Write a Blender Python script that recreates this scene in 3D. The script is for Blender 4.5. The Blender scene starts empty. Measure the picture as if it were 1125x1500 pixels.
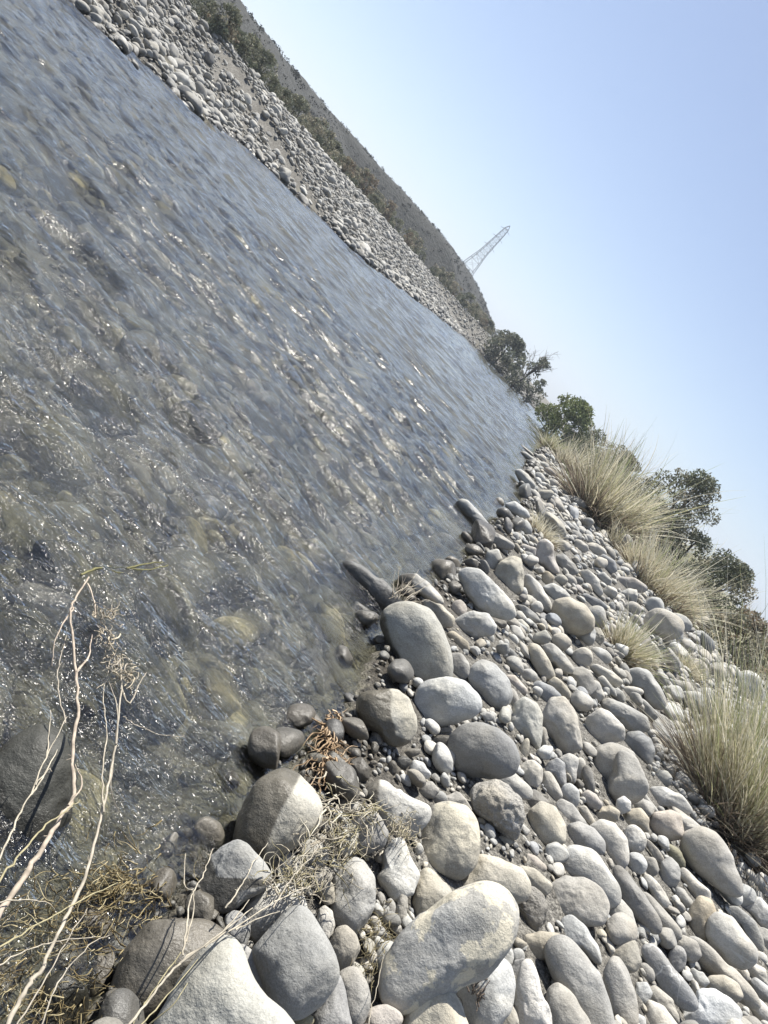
import bpy, bmesh, math, random
import numpy as np
from mathutils import Vector, Matrix

HAZE = .0008
random.seed(7); rng = np.random.default_rng(7)
S = bpy.context.scene
COL = S.collection

# ------------------------------------------------------------------ camera
H = 1.45
ROLL, PITCH, FPX = math.radians(47.0), math.radians(14.5), 1100.0
F = np.array([0, math.cos(PITCH), -math.sin(PITCH)])
U = np.array([0, math.sin(PITCH), math.cos(PITCH)])
X = np.array([1.0, 0, 0])
CR = math.cos(ROLL) * X + math.sin(ROLL) * U
CU = -math.sin(ROLL) * X + math.cos(ROLL) * U
CAMP = np.array([0, 0, H])
cam = bpy.data.cameras.new('camera'); co = bpy.data.objects.new('camera', cam); COL.objects.link(co)
cam.sensor_fit = 'VERTICAL'; cam.sensor_height = 36; cam.lens = FPX / 1500 * 36
cam.clip_start = 0.02; cam.clip_end = 5000
M4 = Matrix.Identity(4)
for i, v in enumerate((CR, CU, -F)):
    for j in range(3): M4[j][i] = v[j]
M4.translation = Vector(CAMP)
co.matrix_world = M4
S.camera = co

# ------------------------------------------------------------------ light
SUN_EL, SUN_AZ = math.radians(66), math.radians(-30)      # azimuth from +Y towards +X
w = bpy.data.worlds.new('World'); S.world = w; w.use_nodes = True
nt = w.node_tree; nt.nodes.clear()
sky = nt.nodes.new('ShaderNodeTexSky'); sky.sky_type = 'NISHITA'; sky.sun_disc = False
sky.sun_elevation = SUN_EL; sky.sun_rotation = SUN_AZ
sky.air_density = 1.0; sky.dust_density = 0.5; sky.ozone_density = 1.3; sky.altitude = 200
bg = nt.nodes.new('ShaderNodeBackground'); bg.inputs[1].default_value = 0.064
out = nt.nodes.new('ShaderNodeOutputWorld')
hs = nt.nodes.new('ShaderNodeHueSaturation'); hs.inputs['Saturation'].default_value = .84; nt.links.new(sky.outputs[0], hs.inputs['Color']); 
wb = nt.nodes.new('ShaderNodeMix'); wb.data_type = 'RGBA'; wb.blend_type = 'MULTIPLY'; wb.inputs[0].default_value = 1; wb.inputs[7].default_value = (.96, .98, 1.06, 1)
nt.links.new(hs.outputs[0], wb.inputs[6]); nt.links.new(wb.outputs[2], bg.inputs[0]); nt.links.new(bg.outputs[0], out.inputs[0])
sl = bpy.data.lights.new('sun', 'SUN'); sl.energy = 5.0; sl.angle = math.radians(0.53); sl.color = (1, .965, .90)
so = bpy.data.objects.new('sun', sl); COL.objects.link(so)
sd = Vector((math.sin(SUN_AZ) * math.cos(SUN_EL), math.cos(SUN_AZ) * math.cos(SUN_EL), math.sin(SUN_EL)))
so.rotation_euler = sd.to_track_quat('Z', 'Y').to_euler(); so.location = (0, 0, 30)
S.view_settings.view_transform = 'Standard'; S.view_settings.look = 'None'
S.view_settings.exposure = 0.98; S.view_settings.gamma = 1
try:
    S.cycles.max_bounces = 10; S.cycles.transparent_max_bounces = 12
    S.cycles.caustics_refractive = False; S.cycles.caustics_reflective = False
    S.cycles.sample_clamp_indirect = 5; S.cycles.sample_clamp_direct = 10; S.cycles.use_denoising = True
except Exception: pass

# ------------------------------------------------------------------ projection helpers
def ray(px, py):
    d = (px - 562.5) * CR - (py - 750.0) * CU + FPX * F
    return d / np.linalg.norm(d)
def at(px, py, z=0.0):
    d = ray(px, py); t = (z - H) / d[2]
    return CAMP + t * d
def at_y(px, py, y):
    d = ray(px, py); return CAMP + d * (y / d[1])
def proj(P):
    P = np.asarray(P, float) - CAMP
    z = P @ F
    return 562.5 + FPX * (P @ CR) / z, 750.0 - FPX * (P @ CU) / z, z

# ------------------------------------------------------------------ numpy noise
def _h(i, j, k, s):
    n = (i.astype(np.int64) * 374761393 + j.astype(np.int64) * 668265263 + k.astype(np.int64) * 2147483647 + s * 1274126177) & 0xffffffff
    n = ((n ^ (n >> 13)) * 1274126177) & 0xffffffff
    n = (n ^ (n >> 16)) & 0xffffffff
    return n / 2147483647.5 - 1.0
def noise(P, s=0):
    P = np.asarray(P, float); f = np.floor(P); i = f.astype(np.int64); t = P - f; t = t * t * (3 - 2 * t)
    r = 0
    for a in (0, 1):
        for b in (0, 1):
            for c in (0, 1):
                wgt = (t[:, 0] if a else 1 - t[:, 0]) * (t[:, 1] if b else 1 - t[:, 1]) * (t[:, 2] if c else 1 - t[:, 2])
                r = r + wgt * _h(i[:, 0] + a, i[:, 1] + b, i[:, 2] + c, s)
    return r
def fbm(P, s=0, o=4):
    r = 0; a = 1.0; tot = 0
    for k in range(o):
        r = r + a * noise(P * (2.03 ** k), s + k); tot += a; a *= .5
    return r / tot
def sstep(a, b, x):
    t = np.clip((x - a) / (b - a), 0, 1); return t * t * (3 - 2 * t)

# ------------------------------------------------------------------ mesh / object helpers
def link(name, me, mat=None, parent=None, smooth=True):
    if mat is not None: me.materials.append(mat)
    if smooth and len(me.polygons): me.polygons.foreach_set('use_smooth', np.ones(len(me.polygons), bool))
    o = bpy.data.objects.new(name, me); COL.objects.link(o)
    if parent is not None: o.parent = parent
    return o
def mesh(name, V, Fc):
    me = bpy.data.meshes.new(name)
    V = np.asarray(V, np.float32)
    if isinstance(Fc, np.ndarray):
        k = Fc.shape[1]; n = len(Fc)
        me.vertices.add(len(V)); me.vertices.foreach_set('co', V.ravel())
        me.loops.add(n * k); me.loops.foreach_set('vertex_index', Fc.astype(np.int32).ravel())
        me.polygons.add(n); me.polygons.foreach_set('loop_start', np.arange(0, n * k, k, dtype=np.int32))
        me.update(calc_edges=True)
    else:
        me.from_pydata([tuple(v) for v in V], [], [tuple(f) for f in Fc]); me.update()
    return me
def attr(me, name, vals):
    vals = np.asarray(vals, np.float32)
    if vals.ndim == 1:
        a = me.attributes.new(name, 'FLOAT', 'POINT'); a.data.foreach_set('value', vals)
    else:
        a = me.attributes.new(name, 'FLOAT_COLOR', 'POINT')
        a.data.foreach_set('color', np.concatenate([vals, np.ones((len(vals), 1), np.float32)], 1).ravel())
def tag(o, label=None, cat=None, group=None, kind=None):
    if label: o['label'] = label
    if cat: o['category'] = cat
    if group: o['group'] = group
    if kind: o['kind'] = kind
    return o
def empty(name, loc):
    o = bpy.data.objects.new(name, None); COL.objects.link(o); o.location = Vector(loc); o.empty_display_size = .1
    return o
ICO = {}
def ico(n):
    if n not in ICO:
        bm = bmesh.new(); bmesh.ops.create_icosphere(bm, subdivisions=n, radius=1)
        V = np.array([v.co for v in bm.verts]); Fc = np.array([[v.index for v in f.verts] for f in bm.faces]); bm.free()
        ICO[n] = (V / np.linalg.norm(V, axis=1)[:, None], Fc)
    return ICO[n]

class Tubes:
    """collects tapered tubes along polylines into one mesh"""
    def __init__(s): s.V = []; s.F = []; s.n = 0; s.C = []
    def add(s, pts, r0, r1, k=5, col=(1, 1, 1)):
        pts = np.asarray(pts, float); m = len(pts)
        T = np.gradient(pts, axis=0); T /= np.linalg.norm(T, axis=1)[:, None] + 1e-9
        a = np.cross(T, [0.31, 0.77, 0.55]); a /= np.linalg.norm(a, axis=1)[:, None] + 1e-9; b = np.cross(T, a)
        rr = np.linspace(r0, r1, m) * (1 + .16 * rng.uniform(-1, 1, m))
        ang = np.arange(k) * 2 * math.pi / k
        R = pts[:, None] + rr[:, None, None] * (np.cos(ang)[None, :, None] * a[:, None] + np.sin(ang)[None, :, None] * b[:, None])
        s.V.append(R.reshape(-1, 3)); s.C.append(np.tile(col, (m * k, 1)))
        i = np.arange(m - 1)[:, None] * k; j = np.arange(k)[None]
        q = np.stack([i + j, i + (j + 1) % k, i + k + (j + 1) % k, i + k + j], -1).reshape(-1, 4) + s.n
        s.F.append(q); s.n += m * k
    def build(s, name, mat, parent=None, origin=None):
        V = np.concatenate(s.V)
        if origin is not None: V = V - np.asarray(origin)
        me = mesh(name, V, np.concatenate(s.F)); attr(me, 'col', np.concatenate(s.C))
        return link(name, me, mat, parent)
def catmull(P, n=6):
    P = np.asarray(P, float); Q = np.vstack([2 * P[0] - P[1], P, 2 * P[-1] - P[-2]]); r = []
    for i in range(1, len(Q) - 2):
        for t in np.linspace(0, 1, n, endpoint=False):
            p0, p1, p2, p3 = Q[i - 1:i + 3]
            r.append(.5 * ((2 * p1) + (-p0 + p2) * t + (2 * p0 - 5 * p1 + 4 * p2 - p3) * t * t + (-p0 + 3 * p1 - 3 * p2 + p3) * t ** 3))
    r.append(P[-1]); return np.array(r)

# ------------------------------------------------------------------ material helpers
class NB:
    def __init__(s, name):
        s.m = bpy.data.materials.new(name); s.m.use_nodes = True; s.t = s.m.node_tree; s.t.nodes.clear()
        s.o = s.t.nodes.new('ShaderNodeOutputMaterial')
    def n(s, typ, ins=None, **kw):
        x = s.t.nodes.new('ShaderNode' + typ)
        for k, v in kw.items(): setattr(x, k, v)
        for k, v in (ins or {}).items():
            i = x.inputs[k]
            if hasattr(v, 'is_output'): s.t.links.new(v, i)
            else: i.default_value = v
        return x
    def ramp(s, fac, stops):
        x = s.n('ValToRGB', {0: fac}); e = x.color_ramp.elements
        while len(e) < len(stops): e.new(.5)
        for i, (p, c) in enumerate(stops):
            e[i].position = p; e[i].color = (c, c, c, 1) if not isinstance(c, (tuple, list)) else (*c, 1)
        return x.outputs[0]
    def mix(s, fac, a, b, mode='MIX'):
        x = s.n('Mix', data_type='RGBA', blend_type=mode)
        for i, v in ((0, fac), (6, a), (7, b)):
            if hasattr(v, 'is_output'): s.t.links.new(v, x.inputs[i])
            else: x.inputs[i].default_value = v if i == 0 else ((*v, 1) if len(v) == 3 else v)
        return x.outputs[2]
    def math(s, op, a, b=0.0, clamp=False):
        x = s.n('Math', {0: a, 1: b}, operation=op); x.use_clamp = clamp; return x.outputs[0]
    def noise(s, co, scale, detail=4, rough=.55, dist=0.0):
        return s.n('TexNoise', {'Vector': co, 'Scale': scale, 'Detail': detail, 'Roughness': rough, 'Distortion': dist}).outputs[0]
    def bump(s, h, strength, dist, normal=None):
        d = {'Height': h, 'Strength': strength, 'Distance': dist}
        if normal is not None: d['Normal'] = normal
        return s.n('Bump', d).outputs[0]
    def surf(s, sh): s.t.links.new(sh, s.o.inputs[0]); return s.m

def stone_mat(name, src='object', crust=0, vein=0, rough_face=False, bed=False):
    b = NB(name)
    tc = b.n('TexCoord').outputs['Object']
    if src == 'object':
        oi = b.n('ObjectInfo'); base = oi.outputs['Color']
        rv = b.n('CombineXYZ', {0: b.math('MULTIPLY', oi.outputs['Random'], 57.3), 1: b.math('MULTIPLY', oi.outputs['Random'], 131.7), 2: oi.outputs['Random']}).outputs[0]
        co_ = b.n('VectorMath', {0: tc, 1: rv}, operation='ADD').outputs[0]
    else:
        base = b.n('Attribute', attribute_name='col').outputs['Color']; co_ = tc
    n1 = b.noise(co_, 9, 7, .62); n2 = b.noise(co_, 170, 3, .7); n3 = b.noise(co_, 3.2, 3, .5, .6)
    n4 = b.noise(co_, 42, 4, .7)
    c = b.mix(1.0, base, b.ramp(n1, [(.28, .72), (.72, 1.18)]), 'MULTIPLY')
    c = b.mix(1.0, c, b.ramp(n2, [(.3, .80), (.7, 1.17)]), 'MULTIPLY')
    c = b.mix(b.ramp(n3, [(.42, 0.0), (.66, .55)]), c, b.mix(1.0, c, (1.08, 1.01, .88), 'MULTIPLY'))
    c = b.mix(b.ramp(n4, [(.66, 0.0), (.74, .5)]), c, b.mix(1.0, c, (.55, .55, .57), 'MULTIPLY'))
    if crust:
        k = b.noise(co_, 7.5, 8, .62, .35)
        kk = b.ramp(k, [(.49 - .06 * crust, 0.0), (.51 - .06 * crust, 1.0)])
        c = b.mix(kk, c, b.mix(1.0, (.54, .495, .39), b.ramp(n2, [(.3, .85), (.7, 1.1)]), 'MULTIPLY'))
    if vein:
        v = b.noise(co_, 4.0, 3, .5, .8)
        va = b.math('ABSOLUTE', b.math('SUBTRACT', v, .5))
        c = b.mix(b.ramp(va, [(.004, .8), (.012, 0.0)]), c, (.52, .51, .48))
    wet = b.n('Attribute', attribute_name='wet').outputs['Fac']
    c = b.mix(b.math('MULTIPLY', wet, .9), c, b.mix(1.0, c, (.24, .225, .20), 'MULTIPLY'))
    if bed:
        al = b.ramp(b.noise(co_, 7, 8, .72), [(.44, 0.0), (.56, .85)])
        c = b.mix(al, c, b.mix(b.noise(co_, 2.2, 3), (.08, .077, .055), (.24, .225, .155)))
    r = b.mix(wet, (.88, .88, .88), (.36, .36, .36))
    h1 = b.bump(n2, .35, .004)
    h2 = b.bump(b.noise(co_, 30, 6, .65), .5 if not rough_face else 1.0, .012 if not rough_face else .035, h1)
    h3 = b.bump(n1, .5, .02 if not rough_face else .05, h2)
    p = b.n('BsdfPrincipled', {'Base Color': c, 'Roughness': r, 'Normal': h3})
    p.inputs['Specular IOR Level'].default_value = .35
    return b.surf(p.outputs[0])
M_STONE = stone_mat('river_stone')
M_CRUST = stone_mat('crusted_stone', crust=-.25)
M_VEIN = stone_mat('veined_stone', vein=1)
M_ROUGH = stone_mat('broken_stone', rough_face=True, vein=1)
M_PEB = stone_mat('pebbles', src='attr')
M_BED = stone_mat('bed_cobbles', src='attr', bed=True)

def attr_mat(name, rough=.8, trans=0.0, nscale=60, spread=(.7, 1.2)):
    b = NB(name); base = b.n('Attribute', attribute_name='col').outputs['Color']
    tc = b.n('TexCoord').outputs['Object']
    c = b.mix(1.0, base, b.ramp(b.noise(tc, nscale, 4, .6), [(.3, spread[0]), (.7, spread[1])]), 'MULTIPLY')
    p = b.n('BsdfPrincipled', {'Base Color': c, 'Roughness': rough}); p.inputs['Specular IOR Level'].default_value = .25
    if trans:
        t = b.n('BsdfTranslucent', {'Color': c})
        return b.surf(b.n('MixShader', {0: trans, 1: p.outputs[0], 2: t.outputs[0]}).outputs[0])
    return b.surf(p.outputs[0])
M_BLADE = attr_mat('grass_blade', .6, .3, 25)
M_LEAF = attr_mat('leaf', .7, .25, 3)
M_BARK = attr_mat('bark', .9, 0, 40, (.6, 1.25))
M_STRAW = attr_mat('straw', .75, .15, 50)

# ------------------------------------------------------------------ terrain
near_px = [(100, 1515), (200, 1400), (285, 1290), (350, 1225), (405, 1165), (470, 1090), (520, 1020), (556, 945), (600, 868), (672, 842), (702, 792),
           (735, 757), (765, 735), (762, 700), (775, 668), (800, 652), (822, 645)]
far_px = [(-60, -160), (120, 0), (195, 95), (270, 150), (340, 195), (400, 245), (450, 300), (500, 350), (540, 385), (600, 430), (680, 492), (750, 560), (790, 602), (815, 632)]
NP = np.array([at(*p)[:2] for p in near_px]); FPt = np.array([at(*p)[:2] for p in far_px])
NP = NP[np.argsort(NP[:, 1])]; FPt = FPt[np.argsort(FPt[:, 1])]
def _ext(P, lo, hi, slo, shi):
    a = [P[0, 0] - (P[0, 1] - lo) * slo, lo]; c = [P[-1, 0] + (hi - P[-1, 1]) * shi, hi]
    return np.vstack([a, P, c])
NPe = _ext(NP, -30, 900, .05, .12); FPe = _ext(FPt, -60, 900, .28, .26)
def xn(y): return np.interp(y, NPe[:, 1], NPe[:, 0])
def xf(y): return np.minimum(np.interp(y, FPe[:, 1], FPe[:, 0]), xn(y) - .5)
def ground(x, y, detail=True):
    x = np.asarray(x, float); y = np.asarray(y, float)
    s = x - xn(y); t = (xf(y) - x) * .965
    dep = np.minimum(s * -1, -t * 1.0)
    bed = -np.minimum(.035 + .34 * np.clip(dep, 0, None), .20 + .05 * np.clip(dep, 0, 3))
    sl = np.clip(s, 0, None)
    land = .015 + .10 * np.minimum(sl, 1.5) + .055 * np.clip(sl - 1.5, 0, 3.5) + .01 * np.clip(sl - 5, 0, 20)
    far = -.02 + 1.75 * sstep(-1.0, 8.5, t) * 1.0 - 1.75 * sstep(-1.0, 8.5, np.zeros_like(t)) * np.exp(-np.clip(t, 0, None))
    z = np.where(s > 0, land, np.where(t > 0, far, bed))
    if detail:
        P = np.stack([x, y, np.zeros_like(x)], -1).reshape(-1, 3)
        nz = (fbm(P * 1.7, 5, 3) * .05 + fbm(P * 8, 9, 2) * .01).reshape(x.shape)
        z = z + nz * np.where(s > 0, np.clip(s * 2.5, .25, 1), 1.0)
    return z
def gfast(x, y): return float(ground(np.array([x]), np.array([y]), False)[0])
def g1(x, y): return float(ground(np.array([x]), np.array([y]))[0])

rows = np.concatenate([np.arange(-4, .5, .25), np.arange(.5, 7, .05), 7 + (np.exp(np.linspace(0, 1, 150) * 5.2) - 1) * 4.5])
rows = rows[rows < 820]
cs = np.linspace(-1, 1, 340)
GX = []; GY = []
for y in rows:
    L = 14 + max(y, 0) * 1.6 + 12
    k = 3.6 if y < 20 else 2.6
    xx = np.sinh(cs * k) / np.sinh(k) * L + .35 * min(max(y, 0), 4)
    GX.append(xx); GY.append(np.full_like(xx, y))
GX = np.array(GX); GY = np.array(GY); GZ = ground(GX, GY)
m, n = GX.shape
idx = np.arange(m * n).reshape(m, n)
Q = np.stack([idx[:-1, :-1], idx[:-1, 1:], idx[1:, 1:], idx[1:, :-1]], -1).reshape(-1, 4)
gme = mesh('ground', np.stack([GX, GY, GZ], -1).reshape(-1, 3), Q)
sg = GX - xn(GY); tg = xf(GY) - GX
attr(gme, 'wet', np.clip(1 - sstep(.05, .55, sg + .25 * fbm(np.stack([GX, GY, GX * 0], -1).reshape(-1, 3) * 2.2, 3, 3).reshape(sg.shape)), 0, 1).ravel() * (tg.ravel() < .5))
attr(gme, 'under', ((sg < 0) & (tg < 0)).astype(float).ravel())
attr(gme, 'veg', np.maximum(sstep(7, 11, tg), sstep(9, 14, sg)).ravel())
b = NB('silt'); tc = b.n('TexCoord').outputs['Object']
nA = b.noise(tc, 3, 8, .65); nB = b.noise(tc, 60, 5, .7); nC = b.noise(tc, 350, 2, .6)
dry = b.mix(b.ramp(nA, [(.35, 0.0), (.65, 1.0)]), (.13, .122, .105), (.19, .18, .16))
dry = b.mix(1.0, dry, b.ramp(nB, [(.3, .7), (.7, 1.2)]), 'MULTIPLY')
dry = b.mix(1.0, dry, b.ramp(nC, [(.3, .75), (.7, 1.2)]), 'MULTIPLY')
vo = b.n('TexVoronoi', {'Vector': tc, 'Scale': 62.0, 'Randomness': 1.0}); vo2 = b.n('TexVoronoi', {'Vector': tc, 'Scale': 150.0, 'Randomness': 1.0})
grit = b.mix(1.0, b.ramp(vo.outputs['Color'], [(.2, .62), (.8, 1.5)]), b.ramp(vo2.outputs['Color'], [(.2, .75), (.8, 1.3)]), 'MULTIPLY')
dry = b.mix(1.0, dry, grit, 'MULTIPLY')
wetA = b.n('Attribute', attribute_name='wet').outputs['Fac']
c = b.mix(wetA, dry, b.mix(1.0, dry, (.40, .37, .33), 'MULTIPLY'))
un = b.n('Attribute', attribute_name='under').outputs['Fac']
alg = b.mix(b.ramp(b.noise(tc, 4.5, 9, .7), [(.40, 0.0), (.60, 1.0)]), (.055, .052, .04), (.24, .225, .165))
alg = b.mix(1.0, alg, b.ramp(nB, [(.3, .4), (.7, 1.5)]), 'MULTIPLY')
c = b.mix(un, c, alg)
vg = b.n('Attribute', attribute_name='veg').outputs['Fac']
c = b.mix(b.math('MULTIPLY', vg, b.ramp(b.noise(tc, .8, 6, .6), [(.35, .2), (.55, 1.0)])), c, b.mix(nA, (.17, .145, .075), (.10, .10, .045)))
rgh = b.mix(wetA, (.95, .95, .95), (.5, .5, .5))
bp = b.bump(nB, .6, .015, b.bump(b.math('SUBTRACT', 1.0, vo.outputs['Distance']), 1.0, .012, b.bump(b.math('SUBTRACT', 1.0, vo2.outputs['Distance']), .8, .005, b.bump(nC, .4, .003))))
p = b.n('BsdfPrincipled', {'Base Color': c, 'Roughness': rgh, 'Normal': bp}); p.inputs['Specular IOR Level'].default_value = .25
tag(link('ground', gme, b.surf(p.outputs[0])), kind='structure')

# ------------------------------------------------------------------ water
yr = np.concatenate([np.arange(-2, .4, .15), np.arange(.4, 6, .022), 6 + (np.exp(np.linspace(0, 1, 900) * 3.9) - 1) * 4.3])
yr = yr[yr < 215]
NU = 340; uu = np.linspace(0, 1, NU) ** 1.25
WX = []; WY = []
for y in yr:
    a = xn(y) + .8; c_ = xf(y) - 1.6
    WX.append(a + (c_ - a) * uu); WY.append(np.full(NU, y))
WX = np.array(WX); WY = np.array(WY)
P = np.stack([WX, WY, 0 * WX], -1).reshape(-1, 3)
fl = np.array([.26, .966]); al = P[:, 0] * fl[0] + P[:, 1] * fl[1]; ac = P[:, 0] * fl[1] - P[:, 1] * fl[0]
Pf = np.stack([al * .7, ac, al * 0], -1)
dist = np.hypot(P[:, 0], P[:, 1])
edge = np.minimum(xn(P[:, 1]) - P[:, 0], P[:, 0] - xf(P[:, 1]))
calm = sstep(0, .9, edge) * .85 + .15
def rdg(P, s): return .5 - np.abs(noise(P, s))
wp = Pf + .25 * np.stack([noise(Pf * .9, 41), noise(Pf * .9, 42), 0 * dist], -1)
cr_ = np.stack([ac * .38, al * 1.0, 0 * dist], -1) + .12 * np.stack([noise(Pf * 1.4, 43), noise(Pf * 1.4, 44), 0 * dist], -1)   # short crests lying across the flow
wz = (noise(wp * 1.1, 21) * .028 + rdg(wp * 2.3, 22) * .026 + noise(cr_ * 5, 23) * .042 + rdg(cr_ * 9, 24) * .030 * np.exp(-dist / 45) + rdg(cr_ * 19, 25) * .010 * np.exp(-dist / 8)) * calm - .012
m, n = WX.shape; idx = np.arange(m * n).reshape(m, n)
Q = np.stack([idx[:-1, :-1], idx[1:, :-1], idx[1:, 1:], idx[:-1, 1:]], -1).reshape(-1, 4)
wme = mesh('water', np.stack([P[:, 0], P[:, 1], wz], -1), Q)
attr(wme, 'calm', sstep(0, .25, edge) * .75 + .25); attr(wme, 'fine', np.exp(-np.clip(dist - 1.5, 0, None) / 6)); attr(wme, 'mid', np.exp(-np.clip(dist - 3, 0, None) / 22))
b = NB('river_water'); tc = b.n('TexCoord').outputs['Object']
mp = b.n('Mapping', {0: tc, 2: (0, 0, math.radians(-15)), 3: (1, .62, 1)}).outputs[0]   # stretched along the flow
fine = b.n('Attribute', attribute_name='fine').outputs['Fac']; mid = b.n('Attribute', attribute_name='mid').outputs['Fac']
ca = b.n('Attribute', attribute_name='calm').outputs['Fac']
mc = b.n('Mapping', {0: tc, 2: (0, 0, math.radians(-15)), 3: (.45, 1, 1)}).outputs[0]   # crests across the flow
def ridge(sc, det, dist, v=mp): return b.math('ABSOLUTE', b.math('SUBTRACT', b.noise(v, sc, det, .55, dist), .5))
h1 = b.noise(mc, 6, 4, .6, .5); h2 = b.math('ADD', b.noise(mp, 9, 3, .55, .8), ridge(6, 2, .8)); h3 = b.math('SUBTRACT', b.noise(mc, 42, 3, .6, 1.0), ridge(26, 2, 1.2, mc))
bm_ = b.n('Bump', {'Height': h1, 'Strength': b.math('MULTIPLY', ca, mid), 'Distance': .045}).outputs[0]
bm_ = b.n('Bump', {'Height': h2, 'Strength': b.math('MULTIPLY', ca, mid), 'Distance': .010, 'Normal': bm_}).outputs[0]
bm_ = b.n('Bump', {'Height': h3, 'Strength': b.math('MULTIPLY', ca, fine), 'Distance': .0125, 'Normal': bm_}).outputs[0]
fr = b.n('Fresnel', {'IOR': 1.78, 'Normal': bm_}).outputs[0]
gl = b.n('BsdfGlossy', {'Color': (1, .98, .95, 1), 'Roughness': b.mix(mid, (.10, .10, .10), (.07, .07, .07)), 'Normal': bm_}).outputs[0]
tr = b.n('BsdfTransparent', {'Color': (.96, .97, .94, 1)}).outputs[0]
rf = b.n('BsdfRefraction', {'Color': (.96, .98, .95, 1), 'Roughness': .0, 'IOR': 1.33, 'Normal': bm_}).outputs[0]
inn = b.n('MixShader', {0: .36, 1: tr, 2: rf}).outputs[0]
tag(link('water', wme, b.surf(b.n('MixShader', {0: fr, 1: inn, 2: gl}).outputs[0])), kind='structure')

# ------------------------------------------------------------------ stones traced from the bank
TONE = {'g': (.335, .327, .303), 'l': (.43, .42, .388), 'w': (.40, .38, .325), 'd': (.235, .231, .218), 'b': (.30, .303, .301),
        't': (.375, .345, .285), 'k': (.095, .098, .088), 'y': (.265, .252, .18), 'p': (.39, .362, .328), 'W': (.54, .53, .50)}
TWORD = {'g': 'mid grey', 'l': 'light grey', 'w': 'cream', 'd': 'dark grey', 'b': 'bluish grey', 't': 'tan', 'k': 'dark wet', 'y': 'mossy olive', 'p': 'pinkish grey', 'W': 'white'}
STONES = []      # dicts
def P_(tone, pts, label=None, short=None, **kw): STONES.append(dict(tone=tone, pts=np.array(pts, float), label=label, short=short, **kw))
def E_(tone, cx, cy, rx, ry, ang=0, label=None, short=None, **kw):
    a = math.radians(ang); t = np.linspace(0, 2 * math.pi, 14, endpoint=False)
    r = 1 + .06 * np.array([random.uniform(-1, 1) for _ in t])
    u_, v_ = rx * np.cos(t) * r, ry * np.sin(t) * r
    P_(tone, np.stack([cx + u_ * math.cos(a) - v_ * math.sin(a), cy + u_ * math.sin(a) + v_ * math.cos(a)], -1), label, short, **kw)
P_('w',[(290,1408),(325,1393),(340,1405),(356,1432),(400,1474),(440,1520),(430,1580),(340,1610),(250,1570),(232,1505),(262,1445)],'big cream slab cut off by the bottom edge of the photo, crossed by twigs','big cream slab at the bottom edge',up=.05)
P_('l',[(173,1450),(185,1395),(215,1360),(250,1349),(295,1358),(335,1385),(345,1400),(300,1420),(262,1450),(230,1490),(180,1490)],'glistening wet domed stone beside the big cream slab, its right end dry','glistening wet stone by the cream slab',wl=[(300,1350),(262,1400),(255,1500)],soak=1)
P_('g',[(370,1396),(388,1374),(415,1347),(430,1338),(448,1341),(462,1358),(478,1383),(492,1410),(495,1425),(488,1440),(470,1462),(445,1476),(425,1475),(405,1462),(390,1440)],'smooth grey stone shaped like a rounded square near the bottom of the photo','rounded square grey stone',up=.05)
P_('b',[(340,1392),(355,1390),(368,1398),(384,1420),(394,1440),(390,1460),(375,1450),(355,1425),(340,1405)],'narrow bluish cobble wedged between the big cream slab and the rounded square stone')
P_('l',[(357,1342),(365,1322),(390,1303),(410,1297),(430,1300),(450,1315),(455,1335),(445,1350),(425,1365),(400,1375),(375,1378),(360,1365)],'light grey stone with a dry stick lying over it, just above the rounded square stone','light stone with a stick over it')
P_('g',[(292,1300),(300,1262),(318,1240),(340,1231),(362,1240),(385,1265),(397,1290),(390,1310),(360,1325),(330,1340),(305,1335)],'pointed grey stone at the waterline, dry on its crest and soaked below','pointed half soaked stone',wl=[(420,1290),(350,1303),(320,1285),(300,1240)])
P_('w',[(345,1240),(352,1195),(375,1150),(410,1130),(430,1135),(455,1158),(467,1180),(468,1205),(455,1222),(430,1240),(395,1258),(365,1262)],'large waterline stone split into a dark wet left half and pale dry right half','large half wet stone',wl=[(442,1130),(412,1185),(400,1220),(384,1262)])
E_('g',458,1250,25,20,20); E_('g',425,1270,22,17,40)
P_('b',[(515,1195),(522,1180),(535,1175),(550,1185),(563,1200),(569,1220),(562,1240),(542,1252),(525,1250),(512,1235),(510,1210)],'dark bluish stone draped with dry grass stems','bluish stone under dry grass',up=.05)
P_('g',[(482,1320),(490,1290),(502,1265),(518,1255),(535,1262),(546,1285),(547,1320),(538,1350),(522,1372),(505,1370),(490,1350)],'tall smooth grey stone standing just below the straw tangle','tall grey stone below the straw')
P_('l',[(460,1350),(465,1330),(475,1325),(487,1337),(490,1355),(482,1380),(470,1375)])
P_('g',[(480,1388),(492,1365),(506,1360),(520,1372),(527,1390),(518,1408),(500,1420),(488,1410)])
P_('g',[(495,1430),(510,1420),(525,1422),(540,1445),(542,1470),(530,1495),(515,1500),(500,1480)])
P_('b',[(460,1490),(472,1475),(485,1440),(495,1435),(503,1455),(515,1500),(500,1520),(460,1520)])
E_('y',444,1495,16,9)
P_('l',[(534,1150),(548,1138),(565,1140),(580,1155),(605,1170),(632,1182),(628,1200),(600,1225),(580,1230),(560,1210),(545,1190),(534,1170)],'light grey wedge shaped stone tapering right towards the egg shaped cream boulder','wedge shaped light stone',wl=[(556,1130),(556,1240)])
P_('w',[(613,1225),(620,1200),(635,1184),(660,1180),(685,1187),(698,1207),(700,1235),(694,1262),(675,1280),(655,1287),(630,1280),(616,1262)],'upright egg shaped cream boulder with faint grey blotches','egg shaped cream boulder',mat='crust')
P_('l',[(560,1250),(575,1232),(590,1233),(600,1255),(612,1280),(605,1310),(580,1320),(550,1300),(545,1285),(562,1270)],'angular light grey stone in the shadow gap left of the egg shaped cream boulder',rough=.5)
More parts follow.
